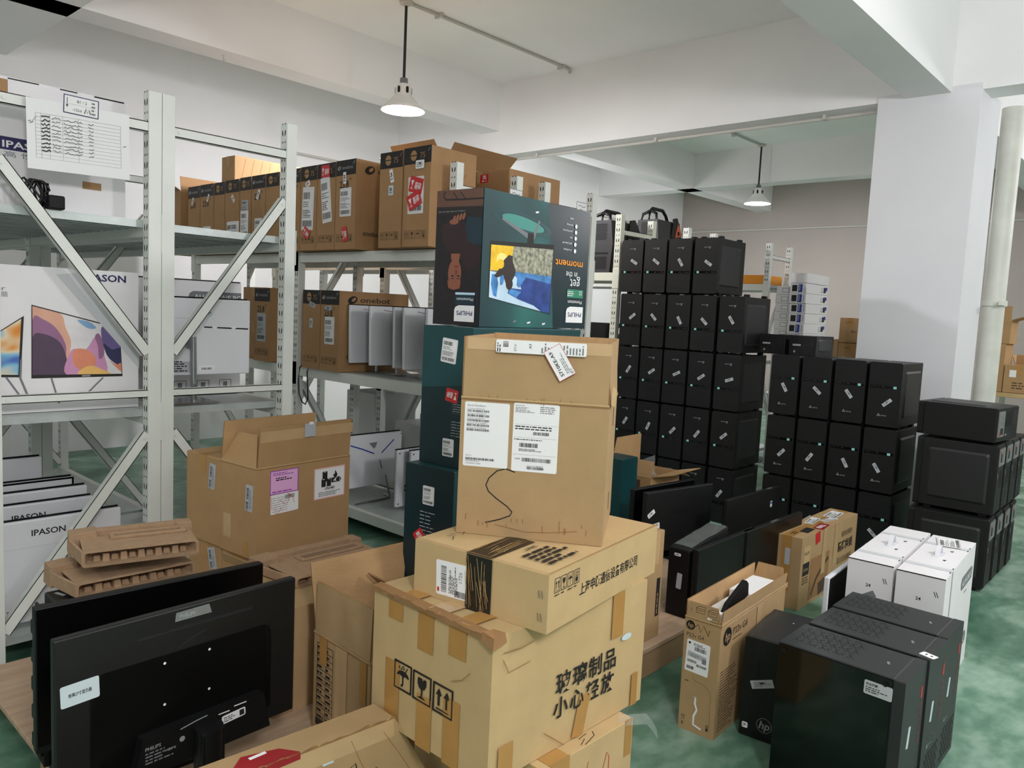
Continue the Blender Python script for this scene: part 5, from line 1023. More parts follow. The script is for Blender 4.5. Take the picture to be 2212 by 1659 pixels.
# ---------------------------------------------------------------- brown monitor cartons on the racks
def logo(m, fr, x, y, s, mat): m.ell(fr, x, y, s * 1.0, s * .62, mat, 20); m.ell(fr, x + s * .25, y + s * .1, s * .5, s * .26, 'kraft_shelf' if mat == 'ink' else 'ink', 35)
def d_mon(kind, w_, h, l=.56):
    def f(m, F, t):
        L, Rr = F['L'], F['R']
        m.rect(L, w_ / 2, h - 0.045, w_, 0.09, 'ink')
        if kind == 'word':
            logo(m, L, w_ * .16, h - .045, .018, 'emblem'); m.text(L, w_ * .30, h - .054, .03, 'onebot', 'emblem', fit=w_ * .55); m.line(L, [(w_ * .88, h - .03), (w_ * .95, h - .012)], .003, 'emblem'); m.line(L, [(w_ * .84, h - .028), (w_ * .91, h - .010)], .003, 'emblem')
            m.text(L, w_ * .2, h - .165, .06, '23.8', 'ink', bold=True, fit=w_ * .45); m.text(L, w_ * .70, h - .145, .05, '"', 'ink')
        else:
            m.ell(L, w_ * .36, h - .045, .026, .028, 'kraft_shelf'); m.rect(L, w_ * .36, h - .045, .06, .006, 'ink'); m.text(L, w_ * .60, h - .063, .045, '75', 'kraft_shelf', al='l'); m.line(L, [(w_ * .88, h - .03), (w_ * .95, h - .012)], .003, 'emblem')
        for i, k in enumerate(('up', 'glass', 'umbrella', 'stack')): icon(m, L, w_ * (.08 + .215 * i), .045, w_ * .18, .045, k, 'ink_soft', .0015)
        if l < .4: m.line(Rr, [(.22, h - .13), (.26, h - .12), (.23, h - .16), (.25, h - .18), (.20, h - .23), (.22, h - .24)], .002, 'ink'); return
        logo(m, Rr, .10, h - .055, .038, 'ink'); m.text(Rr, .16, h - .068, .05, 'onebot', 'ink', fit=.24); m.text(Rr, .06, .085, .045, 'onebot X', 'ink', fit=.18); m.text(Rr, .22, .05, .03, 'Animation', 'ink_soft', bold=True)
    return f
def mcarton(label, x, y, z, w_, h, kind, l=0.56, plain=False, group='brown monitor cartons on the long rack', yaw=0):
    t, F = carton(label, x, y, z, yaw, l, w_, h, 'kraft_shelf', d_mon(kind, w_, h, l), tape=None, seam='l', name='monitor_carton', group=group)
    return t, F
row = [  # y0, w, kind, height
 (3.208, .232, 'mark', .540), (3.447, .205, 'mark', .535), (3.880, .205, 'word', .532), (4.088, .197, 'mark', .530), (4.288, .187, 'mark', .530), (4.478, .137, 'word', .528),
 (4.735, .172, 'mark', .525), (4.912, .185, 'word', .525), (5.103, .16, 'mark', .525), (5.268, .212, 'mark', .522), (5.484, .165, 'mark', .518), (5.655, .215, 'word', .520), (5.875, .20, 'word', .518)]
names = ['nearest the camera with two red fragile stickers', 'with small blue tag, second from the right', 'with long waybill and number 23.8, third from the right', 'with tilted long waybill and red sticker, fourth from the right', 'with red sticker low on its front, fifth from the right', 'half hidden behind the slotted post, sixth from the right',
 'left of the slotted post, seventh from the right', 'marked 23.8 behind the diagonal brace, eighth from the right', 'with orange sticker at its foot, ninth from the right', 'with two white labels, tenth from the right', 'eleventh from the right', 'marked 23.8, twelfth from the right', 'marked 23.8, leftmost closed one']
UP = []
for (y0, w_, kind, h), nm in zip(row, names):
    t, F = mcarton('brown top shelf carton, ' + nm, 2.80, y0, 1.745, w_ - .004, h, kind, l=.34 if y0 < 3.4 else .56); UP.append((t, F, w_, h))
LIFT = [0] * 20
def st(i, a, b, w_, h, mat='paper', ang=0, fn=None, name='shipping_label', lab=None):
    t, F, W_, H_ = UP[i]; sticker(t, F['L'], a * W_, b * H_, w_, h, mat, ang, name, fn, label=lab, lift=LIFT[i]); LIFT[i] += 0.0022
st(0, .47, .52, .13, .20, 'paper', 0, courier(2)); st(0, .48, .62, .11, .085, 'red_label', -14, fragile, 'fragile_sticker'); st(0, .44, .47, .11, .085, 'red_label', 22, fragile, 'fragile_sticker'); st(0, .62, .82, .07, .045, 'paper', 0, tagprint, 'asset_tag')
st(1, .52, .75, .03, .075, 'paper', 14, tagprint, 'asset_tag'); st(1, .52, .60, .045, .055, 'paper_blue', 0, tagprint, 'spec_sticker')
st(2, .5, .53, .115, .17, 'paper', 0, courier(5)); st(2, .45, .80, .03, .07, 'paper', 4, tagprint, 'asset_tag'); st(2, .52, .17, .05, .09, 'red_label', 14, fragile, 'fragile_sticker')
st(3, .5, .58, .10, .28, 'paper', 7, courier(6)); st(3, .45, .91, .09, .075, 'red_label', 0, fragile, 'fragile_sticker')
st(4, .46, .50, .13, .27, 'paper', -2, courier(8)); st(4, .45, .79, .05, .035, 'paper', 28, tagprint, 'asset_tag'); st(4, .42, .21, .075, .06, 'red_label', -32, fragile, 'fragile_sticker')
st(7, .5, .30, .10, .15, 'paper', 0, courier(3)); st(7, .5, .75, .03, .07, 'paper', -28, tagprint, 'asset_tag'); st(8, .45, .62, .09, .08, 'paper_grey', 0, courier(9), 'spec_sticker'); st(8, .45, .38, .11, .19, 'paper', 0, courier(4)); st(8, .45, .08, .11, .055, 'orange_ink', 0, None, 'orange_sticker')
st(9, .35, .24, .08, .20, 'paper', 2, courier(1, True)); st(9, .72, .24, .12, .20, 'paper', 0, courier(7, True)); st(9, .6, .74, .03, .06, 'paper', 40, tagprint, 'asset_tag')
st(11, .5, .24, .12, .16, 'paper', 0, courier(6)); st(11, .6, .80, .025, .06, 'paper', -30, tagprint, 'asset_tag'); st(12, .5, .24, .12, .16, 'paper', 0, courier(8)); st(12, .4, .78, .025, .06, 'paper', -25, tagprint, 'asset_tag')
open_carton('open brown monitor carton at the far left end of the top shelf row', 2.80, 6.205, 1.745, 0, 0.56, 0.18, 0.50, 'kraft_shelf', {'L': (0.10, 60), 'R': (0.12, -10)}, group='brown monitor cartons on the long rack')
carton('crumpled brown carton lying on top of the monitor carton row', 2.93, 5.59, 2.272, 0, 0.62, 0.20, 0.215, 'kraft', lambda m, F, t: [m.line(F['R'], [(0.05 + i * .07, 0.01), (0.09 + i * .07, .2)], .002, 'kraft_edge') for i in range(7)], group='brown monitor cartons on the long rack')
t, F = carton('brown carton with small red sticker on the top shelf, right of the monitor cartons', 3.43, 3.222, 1.745, 0, .48, .50, .52, 'kraft_shelf', lambda m, F, t: m.rect(F['T'], .24, .25, .48, .05, 'tape_clear'), tape='tape_clear', group='brown monitor cartons on the long rack')
sticker(t, F['L'], .29, .475, .05, .07, 'red_label', 90, 'fragile_sticker', fragile); sticker(t, F['L'], .44, .33, .13, .09, 'paper', 0, 'shipping_label', courier(3))
oc, F = open_carton('big open brown carton with long raised flap behind the monitor carton row', 3.43, 3.80, 1.745, 0, .56, .48, .60, 'kraft_shelf', {'R': (.16, 42, None, (-.02, -.02)), 'L': (.16, 20, None, (-.02, .05)), 'Y': (.24, 66, None, (-.10, 0)), 'X': (.12, 30)}, group='brown monitor cartons on the long rack')
LO = []
for y0, w_, kind, nm in ((4.102, .205, 'word', 'behind the row of white computers'), (4.312, .205, 'mark', 'with small blue tag, second left of the white computers'), (4.93, .215, 'word', 'with torn white sheet, shadowed left of the slotted post')):
    t, F = mcarton('brown middle shelf carton, ' + nm, 2.86, y0, .980, w_ - .004, .515, kind); LO.append((t, F))
sticker(LO[0][0], LO[0][1]['L'], .10, .26, .105, .175, 'paper', 0, 'shipping_label', courier(5)); sticker(LO[0][0], LO[0][1]['L'], .08, .40, .075, .032, 'paper_grey', 8, 'asset_tag', tagprint)
sticker(LO[1][0], LO[1][1]['L'], .11, .42, .07, .03, 'paper_grey', -16, 'asset_tag', tagprint); sticker(LO[1][0], LO[1][1]['L'], .10, .30, .035, .06, 'paper_blue', 0, 'spec_sticker', tagprint)
sticker(LO[2][0], LO[2][1]['L'], .10, .24, .12, .20, 'paper_grey', 0, 'torn_sheet', courier(7, False))
for i, z in enumerate((.980, 1.245)): carton('brown carton on the middle shelf left of the shadowed monitor carton, %s' % ('lower one', 'upper one')[i], 2.95, 5.17, z, 0, .45, .30, .26, 'kraft_shelf', None, group='brown monitor cartons on the long rack')

# ---------------------------------------------------------------- white all-in-one computers
def aio(label, x, y, z, yaw, l, h, lean=0, group='white all-in-one computers on the racks', back=True, deco=None, stand=True, th=.022, text=None, cat='computer', base=None, sd=(.08, .06)):
    t = thing('all_in_one_computer', label, cat, (x, y, z), 0, group, rot=(R(-lean), 0, R(yaw))); fr = Fr((0, 0, 0), (1, 0, 0), (0, 0, 1)); dz = base if base is not None else -.02
    m = MB(); m.box(0, l, 0, th, 0, h, 'white_plastic')
    if deco: deco(m, fr, t)
    m.build('housing', t, 0.005)
    m = MB(); m.box(0.004, l - .004, th, th + .006, .004, h + .006, 'screen'); m.build('screen', t, .001)
    if stand: m = MB(); m.box(l * .42, l * .58, -sd[0], sd[1], dz, dz + .008, 'silver'); m.tube([(l * .5, -.005, dz + .006), (l * .5, -.012, .10)], .011, 'silver', 12); m.build('stand', t, .002)
    return t
def d_slits(m, fr, t):
    m.line(fr, [(.10, .345), (.33, .315)], .003, 'hole'); m.rect(fr, .30, .20, .05, .10, 'hole', 0) if False else None
    for k in range(4): m.rect(fr, .30, .05 + .012 * k, .035, .004, 'hole')
    m.rect(fr, .30, .275, .03, .02, 'hole'); m.ell(fr, .36, .03, .006, .006, 'white_dull')
xs = [(2.916, 4.05, 'leftmost of the white computers on the middle shelf'), (2.924, 3.85, 'second from the left of the white computers on the middle shelf'), (2.95, 3.65, 'third from the left of the white computers on the middle shelf'), (2.926, 3.53, 'fourth from the left of the white computers on the middle shelf'), (2.93, 3.33, 'white computer on the middle shelf nearest the teal cartons')]
for (x, y, nm) in xs: aio(('white slim all-in-one, ' + nm) if 'nearest' not in nm else 'white slim all-in-one seen from behind on the middle shelf, nearest the teal cartons', x, y, 1.042, 0, .40, .368, 2, deco=d_slits, base=-.063, group='white all-in-one computers on the middle shelf')
def d_blue(m, fr, t):
    m.line(fr, [(.036, .284), (.13, .252), (.227, .213)], .008, 'ink_blue'); m.line(fr, [(.391, .294), (.288, .212)], .008, 'ink_blue'); m.line(fr, [(.274, .167), (.296, .105)], .006, 'ink_blue'); m.lay(fr, [(.183, .287), (.251, .290), (.24, .262), (.226, .246)], 'ink_grey'); m.ell(fr, .449, .33, .004, .004, 'hole', n=8)
def mk_low():
    t = aio('white all-in-one with blue lines on its back, on the bottom shelf by the teal cartons', 2.90, 4.05, .225, 0, .46, .345, 0, deco=d_blue, stand=False, group='white all-in-one computers on the bottom shelf')
    m = MB(); m.tube([(.315, -.015, .06), (.345, -.03, -.085), (.335, -.04, -.092), (.05, -.05, -.092)], .006, 'silver', 10); m.tube([(.345, -.03, -.085), (.37, .06, -.092)], .006, 'silver', 10); m.build('stand', t)
mk_low()
def d_ports(m, fr, t):
    for q in (.02, .345): 
        for p in (.02, .24): m.ell(fr, p, q, .005, .006, 'hole', n=8)
    m.rect(fr, .08, .13, .03, .014, 'hole'); m.rect(fr, .08, .105, .03, .014, 'hole'); m.ell(fr, .085, .075, .009, .009, 'hole'); m.rect(fr, .15, .22, .006, .20, 'hole')
for x, y, nm in ((3.06, 3.729, 'white all-in-one standing on the bottom shelf, ports at its corner'), (3.115, 3.66, 'white all-in-one standing on the bottom shelf, closest to the teal cartons')):
    aio(nm, x, y, .15, 0, .26, .365, 0, deco=d_ports, base=-.02, sd=(.015, .028), group='white all-in-one computers on the bottom shelf')
# racks nearest the camera
def brandfr(x0, z0, size): 
    def f(m, fr, t): m.text(fr, x0, z0, size, 'IPASON', 'ink', bold=True)
    return f
for x, y, l, h, tx, lab in ((.775, 3.255, .455, .395, .13, 'white all-in-one on the lowest shelf, frontmost, whole lettering in view'), (.79, 3.40, .385, .422, .088, 'white all-in-one on the lowest shelf, second from the front'), (.79, 3.50, .395, .447, .08, 'white all-in-one on the lowest shelf, third from the front'), (.79, 3.60, .375, .468, -1, 'white all-in-one with dark frame on the lowest shelf, fourth from the front'), (.79, 3.76, .30, .538, -2, 'grey white screen on the lowest shelf, rearmost of the row')):
    def dd(m, fr, t, tx=tx, h=h, l=l):
        if tx >= 0: m.text(fr, tx, h - .062, .033, 'IPASON', 'ink', bold=True, fit=.118); m.rect(fr, l / 2, h - .105, l, .002, 'white_dull'); m.rect(fr, l * .95, h / 2 - .06, .004, h - .15, 'white_dull')
        elif tx == -1: m.frame(fr, 0, 0, l, h, .008, 'screen')
        if tx == .13: m.rect(fr, .06, .05, .03, .012, 'ink_grey')
    aio(lab, x, y, .15, 0, l, h, 0, deco=dd, base=-.02, sd=(.03, .03), group='white all-in-one computers on the lowest shelf')
m = MB(); m.lathe([(0.001, 0), (.03, 0), (.032, .05), (.026, .058), (.001, .058)], (1.12, 3.215, .42), 'white_plastic', 20)
def d_ip(m, F, t):
    r = F['R']; h = .54
    m.text(r, .396, .503, .038, 'IPASON', 'ink_navy', bold=True, fit=.153); m.text(r, .105, .472, .06, '1', 'ink_grey', bold=True); m.text(r, .085, .452, .022, 'ter', 'ink_grey', fit=.048); m.text(r, .118, .43, .022, '脑', 'ink_grey')
    q = [(.211, .128), (.536, .127), (.525, .322), (.214, .403)]; m.lay(r, q, 'ink'); I_ = [(.215, .141), (.533, .137), (.522, .318), (.217, .398)]
    def B(u, v): return tuple((1 - u) * (1 - v) * I_[0][k] + u * (1 - v) * I_[1][k] + u * v * I_[2][k] + (1 - u) * v * I_[3][k] for k in (0, 1))
    def smooth(P, n=5):
        out = []; N = len(P)
        for i in range(N):
            p0, p1, p2, p3 = (P[(i + k - 1) % N] for k in range(4))
            for j in range(n):
                t_ = j / n; out.append(tuple(.5 * ((2 * p1[k]) + (-p0[k] + p2[k]) * t_ + (2 * p0[k] - 5 * p1[k] + 4 * p2[k] - p3[k]) * t_ ** 2 + (-p0[k] + 3 * p1[k] - 3 * p2[k] + p3[k]) * t_ ** 3) for k in (0, 1)))
        return [B(min(1, max(0, u)), min(1, max(0, v))) for u, v in out]
    m.lay(r, I_, 'art_pearl')
    for P, c in (([(0, 1), (.3, 1), (.36, .8), (.42, .5), (.30, .0), (0, 0)], 'art_peach'), ([(0, .80), (.12, .84), (.26, .74), (.36, .50), (.36, .25), (.40, 0), (0, 0)], 'art_mauve'), ([(0, .55), (.14, .62), (.30, .52), (.37, .25), (.36, 0), (0, 0)], 'art_plum'), ([(.36, 0), (.40, .35), (.46, .45), (.54, .40), (.62, .52), (.70, .72), (.76, .70), (.80, .40), (.80, 0)], 'art_pink'), ([(.44, .38), (.50, .46), (.62, .44), (.70, .30), (.66, .10), (.52, .08), (.44, .2)], 'art_coral'), ([(.50, 0), (.56, .12), (.66, .16), (.76, .10), (.86, 0)], 'art_gold'), ([(.70, .72), (.745, .80), (.79, .66), (.80, .40), (.74, .30), (.73, .55)], 'art_mauve'), ([(.78, .92), (.88, .98), (1, .98), (1, .3), (.88, .35), (.80, .55)], 'art_violet'), ([(.80, .62), (.90, .52), (1, .56), (1, .20), (.90, .26), (.83, .40)], 'art_navy'), ([(.86, .28), (.94, .2), (1, .24), (1, .05), (.95, .12)], 'art_coral'), ([(.50, .96), (.62, .86), (.72, .90), (.64, .98)], 'art_sky')): m.lay(r, smooth(P), c)
    m.rect(r, .40, .133, .03, .006, 'emblem')
    for a, b, c, d in ((.278, .127, .304, .03), (.462, .124, .39, .05)): m.line(r, [(a, b), (c, d)], .006, 'ink_grey')
    m.lay(r, [(.0, .14), (.176, .134), (.189, .361), (.10, .296), (.0, .23)], 'ink'); m.lay(r, [(.0, .15), (.168, .143), (.18, .35), (.10, .292), (.0, .22)], 'swirl_print_warm'); m.line(r, [(.13, .135), (.17, .07)], .006, 'ink_grey'); m.line(r, [(.178, .20), (.175, .13), (.20, .06)], .007, 'ink_grey')
    m.lay(r, [(.30, .52), (.40, .535), (.60, .25), (.60, .16)], 'white_dull');  # slanting dull band: shadow of the rack brace painted on the carton
    for a in (.0,): m.text(r, .396, .503, .038, 'IPASON', 'ink_navy', bold=True, fit=.153)
carton('white carton printed with swirling colour screens on the middle shelf, nearest rack', .79 - .09, 3.25, .957, 0, .598, .22, .545, 'white_carton', d_ip, tape=None, group='white cartons on the nearest rack') if False else None
t, F = carton('white carton printed with swirling colour screens on the middle shelf, nearest rack', .70, 3.255, .957, 0, .598, .22, .545, 'white_carton', d_ip, tape=None, group='white cartons on the nearest rack')
def d_ip2(m, F, t):
    r = F['R']; m.rect(r, .14, .226, .28, .046, 'ink_navy'); m.text(r, .03, .212, .034, 'IPASON', 'paper', bold=True, fit=.17); m.text(r, .035, .18, .022, '高 性 能', 'ink_grey', fit=.15); m.rect(r, .33, .115, .068, .028, 'kraft_shelf'); m.rect(r, .02, .42, .06, .06, 'kraft_shelf')
    m.line(r, [(.05, .455), (.15, .456)], .004, 'hole'); m.line(r, [(.22, .456), (.28, .456)], .004, 'hole'); m.line(r, [(.34, .456), (.45, .456)], .005, 'hole')
t, F = carton('white carton with navy name band on the top shelf behind the handwritten sheet', .81, 3.30, 1.712, 0, .455, .25, .46, 'white_carton', d_ip2, tape=None, group='white cartons on the nearest rack')
def d_allin(m, F, t):
    r = F['R']; m.lay(r, [(.487, .436), (.487, .486), (.25, .486), (.234, .477), (.227, .461), (.234, .445), (.25, .436)][::-1], 'ink_grey'); m.box(.488, .50, -.001, .0, .40, .50, 'white_carton') if False else None; m.text(r, .255, .448, .034, 'ALL IN ONE PC', 'paper', fit=.228); m.rect(r, .2, .425, .4, .002, 'white_dull'); m.line(r, [(.0, .536), (.48, .536)], .005, 'hole')
    for a in (.05, .16, .27, .38): m.frame(r, a, .02, a + .06, .07, .003, 'ink_grey'); m.rect(r, a + .03, .045, .02, .03, 'ink_grey')
carton('white all-in-one carton with grey name band on the middle shelf, scribbled rack', 1.40, 3.52, .957, 0, .488, .20, .54, 'white_carton', d_allin, tape=None, group='white cartons on the nearest rack')
def d_back(m, fr, t):
    m.line(fr, [(.18, .212), (.43, .205)], .006, 'hole')
    for a in (.21, .27, .36): m.ell(fr, a, .2095, .012, .006, 'paper', n=10)
    m.rect(fr, .12, .035, .08, .05, 'paper_grey'); m.small_print(fr, .085, .015, .07, .05, 5, 'ink', 4, fill=.5); m.rect(fr, .235, .03, .075, .022, 'paper'); m.barcode(fr, .21, .022, .05, .01, seed=3); m.frame(fr, .02, .13, .165, .25, .003, 'white_dull')
t = aio('white all-in-one seen from behind on the middle shelf of the scribbled rack', 1.375, 3.30, 1.075, 0, .44, .335, 0, deco=d_back, stand=False, group='white all-in-one computers on the racks')
m = MB(); m.tube([(.155, -.05, -.115), (.15, -.05, .17)], .013, 'silver', 14); m.box(.06, .25, -.09, .10, -.1185, -.110, 'silver'); m.box(.14, .16, -.05, 0, .12, .16, 'silver'); m.build('stand', t)
sticker(t, Fr((0, 0, 0), (1, 0, 0), (0, 0, 1)), .24, .285, .022, .055, 'paper_blue', 24, 'asset_tag', tagprint)
# handwritten sheet and tag
P = Fr((.872, 3.128, 1.838), (.343, 0, .010), (-.004, 0, .242)); rr = random.Random(5)
m = MB(); m.prism(P, [(0, 0), (.343, .0), (.345, .242), (.0, .242)], 0, .001, 'paper'); m.eps = .0014
for i in range(13): m.rect(P, .17, .04 + i * .0128, .285, .0007, 'ink_grey')
for x in (.028, .045, .072, .114, .166, .312): m.rect(P, x, .117, .0007, .155, 'ink_grey')
for i in range(10):
    y = .178 - i * .0128
    for x0, n in ((.046, 3), (.08, 3), (.118, 6), (.20, 2)):
        pts = [(x0 + k * .0055, y + rr.uniform(0, .009)) for k in range(n * 2)]; m.line(P, pts, .0016 if x0 > .05 else .004, 'ink')
m.line(P, [(.005, .16), (.012, .165), (.010, .155), (.02, .16)], .002, 'ink'); m.line(P, [(.016, .16), (.03, .18)], .001, 'ink'); m.line(P, [(.32, .12), (.33, .122)], .002, 'ink')
o = m.build('handwritten_sheet'); tag(o, 'white sheet with handwritten table taped to the top bar of the nearest rack', 'paper sheet')
P = Fr((.985, 3.1255, 2.052), (.118, 0, -.002), (.002, 0, .065)); m = MB(); m.prism(P, [(0, 0), (.118, 0), (.118, .065), (0, .065)], 0, .001, 'paper'); m.eps = .0014; m.frame(P, 0, 0, .118, .065, .003, 'ink_navy')
m.rect(P, .06, .034, .09, .0006, 'ink_grey'); m.line(P, [(.012, .055), (.012, .025)], .002, 'ink'); m.lay(P, [(.008, .03), (.016, .03), (.012, .02)], 'ink'); m.text(P, .045, .042, .014, 'B1 / 2', 'ink'); m.text(P, .03, .012, .013, '-122d', 'ink'); m.line(P, [(.07, .01), (.075, .028), (.08, .012), (.085, .026), (.09, .01)], .003, 'ink'); m.small_print(P, .093, .008, .018, .05, 4, 'ink_grey', 3)
o = m.build('shelf_tag'); tag(o, 'small blue-framed tag with arrow clipped over the handwritten sheet', 'tag')
for x, y, z, lab in ((3.40, 3.092, 2.045, 'small white shelf tag on the rack below the big open carton'), (4.0, 3.072, 2.05, 'small white shelf tag on the rack behind the teal cartons')):
    P = Fr((x - .10, y, z), (1, 0, 0), (0, 0, 1)); m = MB(); m.prism(P, [(0, 0), (.11, 0), (.11, .075), (0, .075)], 0, .001, 'paper'); m.eps = .0014; m.frame(P, 0, 0, .11, .075, .003, 'ink_grey'); m.line(P, [(.02, .05), (.04, .055), (.06, .045), (.09, .05)], .003, 'ink'); m.line(P, [(.03, .025), (.05, .03), (.08, .02)], .003, 'ink'); o = m.build('shelf_tag'); tag(o, lab, 'tag')
# cables
m = MB(); rr = random.Random(2)
for k in range(4):
    c = Vector((.905 + .012 * k, 3.20, 1.765)); m.tube([c + Vector((.03 * math.cos(a) * (1 - .1 * k), .012 * math.sin(2 * a + k) + .008 * k, .045 * math.sin(a))) for a in [2 * PI * i / 14 for i in range(15)]], .0045, 'cable', 6)
m.tube([(.86, 3.19, 1.80), (.88, 3.2, 1.812), (.90, 3.2, 1.79), (.93, 3.2, 1.75), (.96, 3.2, 1.725)], .004, 'cable', 6)
m.tube([(.935, 3.21, 1.80), (.96, 3.21, 1.802), (.965, 3.21, 1.78), (.945, 3.21, 1.765)], .004, 'cable', 6)
t = thing('power_adapter', 'black power adapter with coiled cable lying on the top shelf of the nearest rack', 'power adapter', (.955, 3.20, 1.711)); m.build('cable', t, loc=(-.955, -3.20, -1.711)); m = MB(); m.box(-.005, .05, -.03, .03, 0, .05, 'black_matte'); m.build('brick', t, .006)
m = MB(); m.tube([(2.885, 4.545, .99), (2.862, 4.54, .975), (2.855, 4.54, .90), (2.855, 4.53, .80), (2.86, 4.50, .745), (2.86, 4.46, .735), (2.86, 4.43, .78), (2.86, 4.44, .88), (2.862, 4.45, .955), (2.88, 4.455, .985)], .0045, 'cable', 8); o = m.build('power_cable'); tag(o, 'thin black cable hanging in a loop from the middle shelf edge', 'cable')

# ---------------------------------------------------------------- behind: white cartons, open carton, far stock
def wcarton(label, x, y, z, l, w_, h, group, deco=None, name='carton'): return carton(label, x, y, z, 0, l, w_, h, 'white_carton', deco, tape=None, group=group, name=name)
GW = 'white cartons on the rack behind the monitor cartons'
wcarton('white carton on the bottom shelf behind the brown cartons, by the thin hanging cable', 3.68, 4.78, .129, .42, .36, .60, GW, lambda m, F, t: m.rect(F['L'], .10, .52, .06, .03, 'hole'))
wcarton('white carton on the bottom shelf with two dark hand holes', 3.66, 3.86, .129, .42, .36, .52, GW, lambda m, F, t: [m.rect(F['L'], .22, z, .06, .025, 'hole') for z in (.40, .34)] + [m.rect(F['L'], .05, .28, .09, .25, 'white_dull')])
wcarton('white carton on the bottom shelf closest to the teal television cartons', 3.64, 3.46, .129, .42, .36, .50, GW, lambda m, F, t: m.line(F['L'], [(.0, .496), (.36, .496)], .006, 'hole'))
wcarton('white carton on the bottom shelf behind the dark upright post', 3.70, 4.25, .129, .42, .30, .42, GW)
aio('white all-in-one with black screen facing out among the white cartons', 3.645, 4.70, .18, -90, .30, .30, 0, stand=False, group=GW) if False else None
t = thing('black_monitor', 'black screen standing among the white cartons on the bottom shelf', 'monitor', (3.645, 4.69, .131), 0, 'black monitors on the racks'); m = MB(); m.box(0, .02, -.24, 0, .03, .34, 'white_dull'); m.build('housing', t, .003); m = MB(); m.box(-.002, 0, -.235, -.005, .04, .335, 'screen'); m.build('screen', t); m = MB(); m.box(-.02, .05, -.16, -.08, 0, .03, 'silver'); m.build('stand', t)
for i, (y, nm) in enumerate(((3.30, 'white carton on the second shelf behind the teal cartons'), (3.78, 'white carton on the second shelf behind the white computers'), (4.18, 'white carton on the second shelf left of the one behind the white computers'))): wcarton(nm, 3.66, y, .902, .44, .36, .40, GW)
for i, (y, nm) in enumerate(((4.66, 'white carton on the second shelf behind the shadowed monitor carton'), (5.06, 'white carton on the second shelf, far left behind the brown cartons'))): wcarton(nm, 3.66, y, .902, .44, .36, .46, GW)
# open carton between the teal stack and the tall wall, with a teal carton beside it
carton('dark brown carton under the torn open carton behind the upright carton', 3.98, 2.45, 0, 0, .42, .33, .22, 'kraft_dark', None, group='cartons beside the tall wall')
def d_b2(m, F, t):
    r = F['L']
    for a in (.13, .20): m.rect(r, a, .165, .055, .08, 'ink_soft')
    m.small_print(r, .10, .04, .16, .06, 3, 'ink_soft', 5, fill=.5); m.ell(r, .13, .17, .012, .017, 'kraft')
t, F = open_carton('torn open brown carton with plastic bag inside, left of the tall tower wall', 3.99, 2.46, .222, 2, .36, .30, .23, 'kraft_dark', {'Y': (.20, 0, None, (0, .06)), 'R': (.12, 78, None, (.06, -.06)), 'X': (.16, 110), 'L': (.10, -20)}, d_b2, group='cartons beside the tall wall')
m = MB(); rr = random.Random(6); P = [(4.02 + .22 * i / 6, 2.52 + .17 * j / 4) for i in range(7) for j in range(5)]
m.add([(a, b, .40 + rr.uniform(-.01, .05)) for a, b in P], [(i * 5 + j, (i + 1) * 5 + j, (i + 1) * 5 + j + 1, i * 5 + j + 1) for i in range(6) for j in range(4)], 'clear_film'); m.add([(4.03, 2.56, .44), (4.16, 2.54, .44), (4.17, 2.55, .56), (4.05, 2.57, .54)], [(0, 1, 2, 3)], 'clear_film'); o = m.build('plastic_bag'); tag(o, 'crumpled clear plastic bag sticking out of the torn open carton', 'plastic bag')
carton('teal carton edge peeping out between the upright carton and the torn open carton', 3.70, 2.475, 0, 0, .16, .16, .594, 'teal_box', None, tape=None, group='teal cartons on the floor')
# gaming cases with handles on the cream racks
def handled(label, x, y, z, h, red=False):
    t = thing('handled_gaming_case', label, 'computer', (x, y, z), 0, 'handled gaming cases on the cream racks'); m = MB(); f = Fr((0, .13, 0), (0, -1, 0), (0, 0, 1))
    m.prism(f, [(.02, 0), (.24, 0), (.26, h * .45), (.235, h * .82), (.03, h * .82), (.0, h * .45)], -.38, 0, 'case_grey'); m.eps = .001; hexgrid(m, f, .07, h * .52, .20, h * .78, .006, .003); m.rect(f, .13, h * .30, .18, .015, 'hole'); m.rect(f, .13, h * .15, .16, .10, 'black_matte'); m.build('case', t, .004)
    m = MB(); r = Fr((0, -.115, 0), (1, 0, 0), (0, 0, 1))
    m.tube([(.02, .0, h * .80), (.03, .0, h * .93), (.07, .0, h * .98), (.24, .0, h * .98), (.30, .0, h * .92), (.36, .0, h * .80)], .016, 'black_plastic', 8); m.tube([(.02, -.08, h * .80), (.03, -.07, h * .90), (.05, 0, h * .95)], .014, 'black_plastic', 8); m.tube([(.02, .08, h * .80), (.03, .07, h * .90), (.05, 0, h * .95)], .014, 'black_plastic', 8); m.build('carry_handle', t)
    m = MB(); m.prism(r, [(.20, h * .5), (.37, h * .45), (.385, h * .68), (.30, h * .88), (.24, h * .86)], 0, .012, 'black_plastic'); m.build('side_panel', t, .003)
    if red: m = MB(); m.prism(Fr((0, -.128, 0), (1, 0, 0), (0, 0, 1)), [(.27, h * .60), (.36, h * .58), (.37, h * .70), (.31, h * .80)], 0, .004, 'orange_plastic'); m.eps = .005; m.ell(Fr((0, -.128, 0), (1, 0, 0), (0, 0, 1)), .325, h * .67, .02, .02, 'hole'); m.build('orange_trim', t)
handled('dark gaming case with carry handle on the cream rack, half behind its slotted post', 5.04, 3.72, 1.757, .50)
handled('dark gaming case with carry handle and orange side, above the tall wall', 5.99, 3.90, 1.752, .66, True)
o = dup(proto, (5.03, 3.70, .972), (0, 0, 0), 'black tower on the cream rack shelf, seen between two posts', 'black towers on the cream rack'); o = dup(proto, (5.03, 3.72, .152), (0, 0, 0), 'black tower on the lowest shelf of the cream rack', 'black towers on the cream rack')
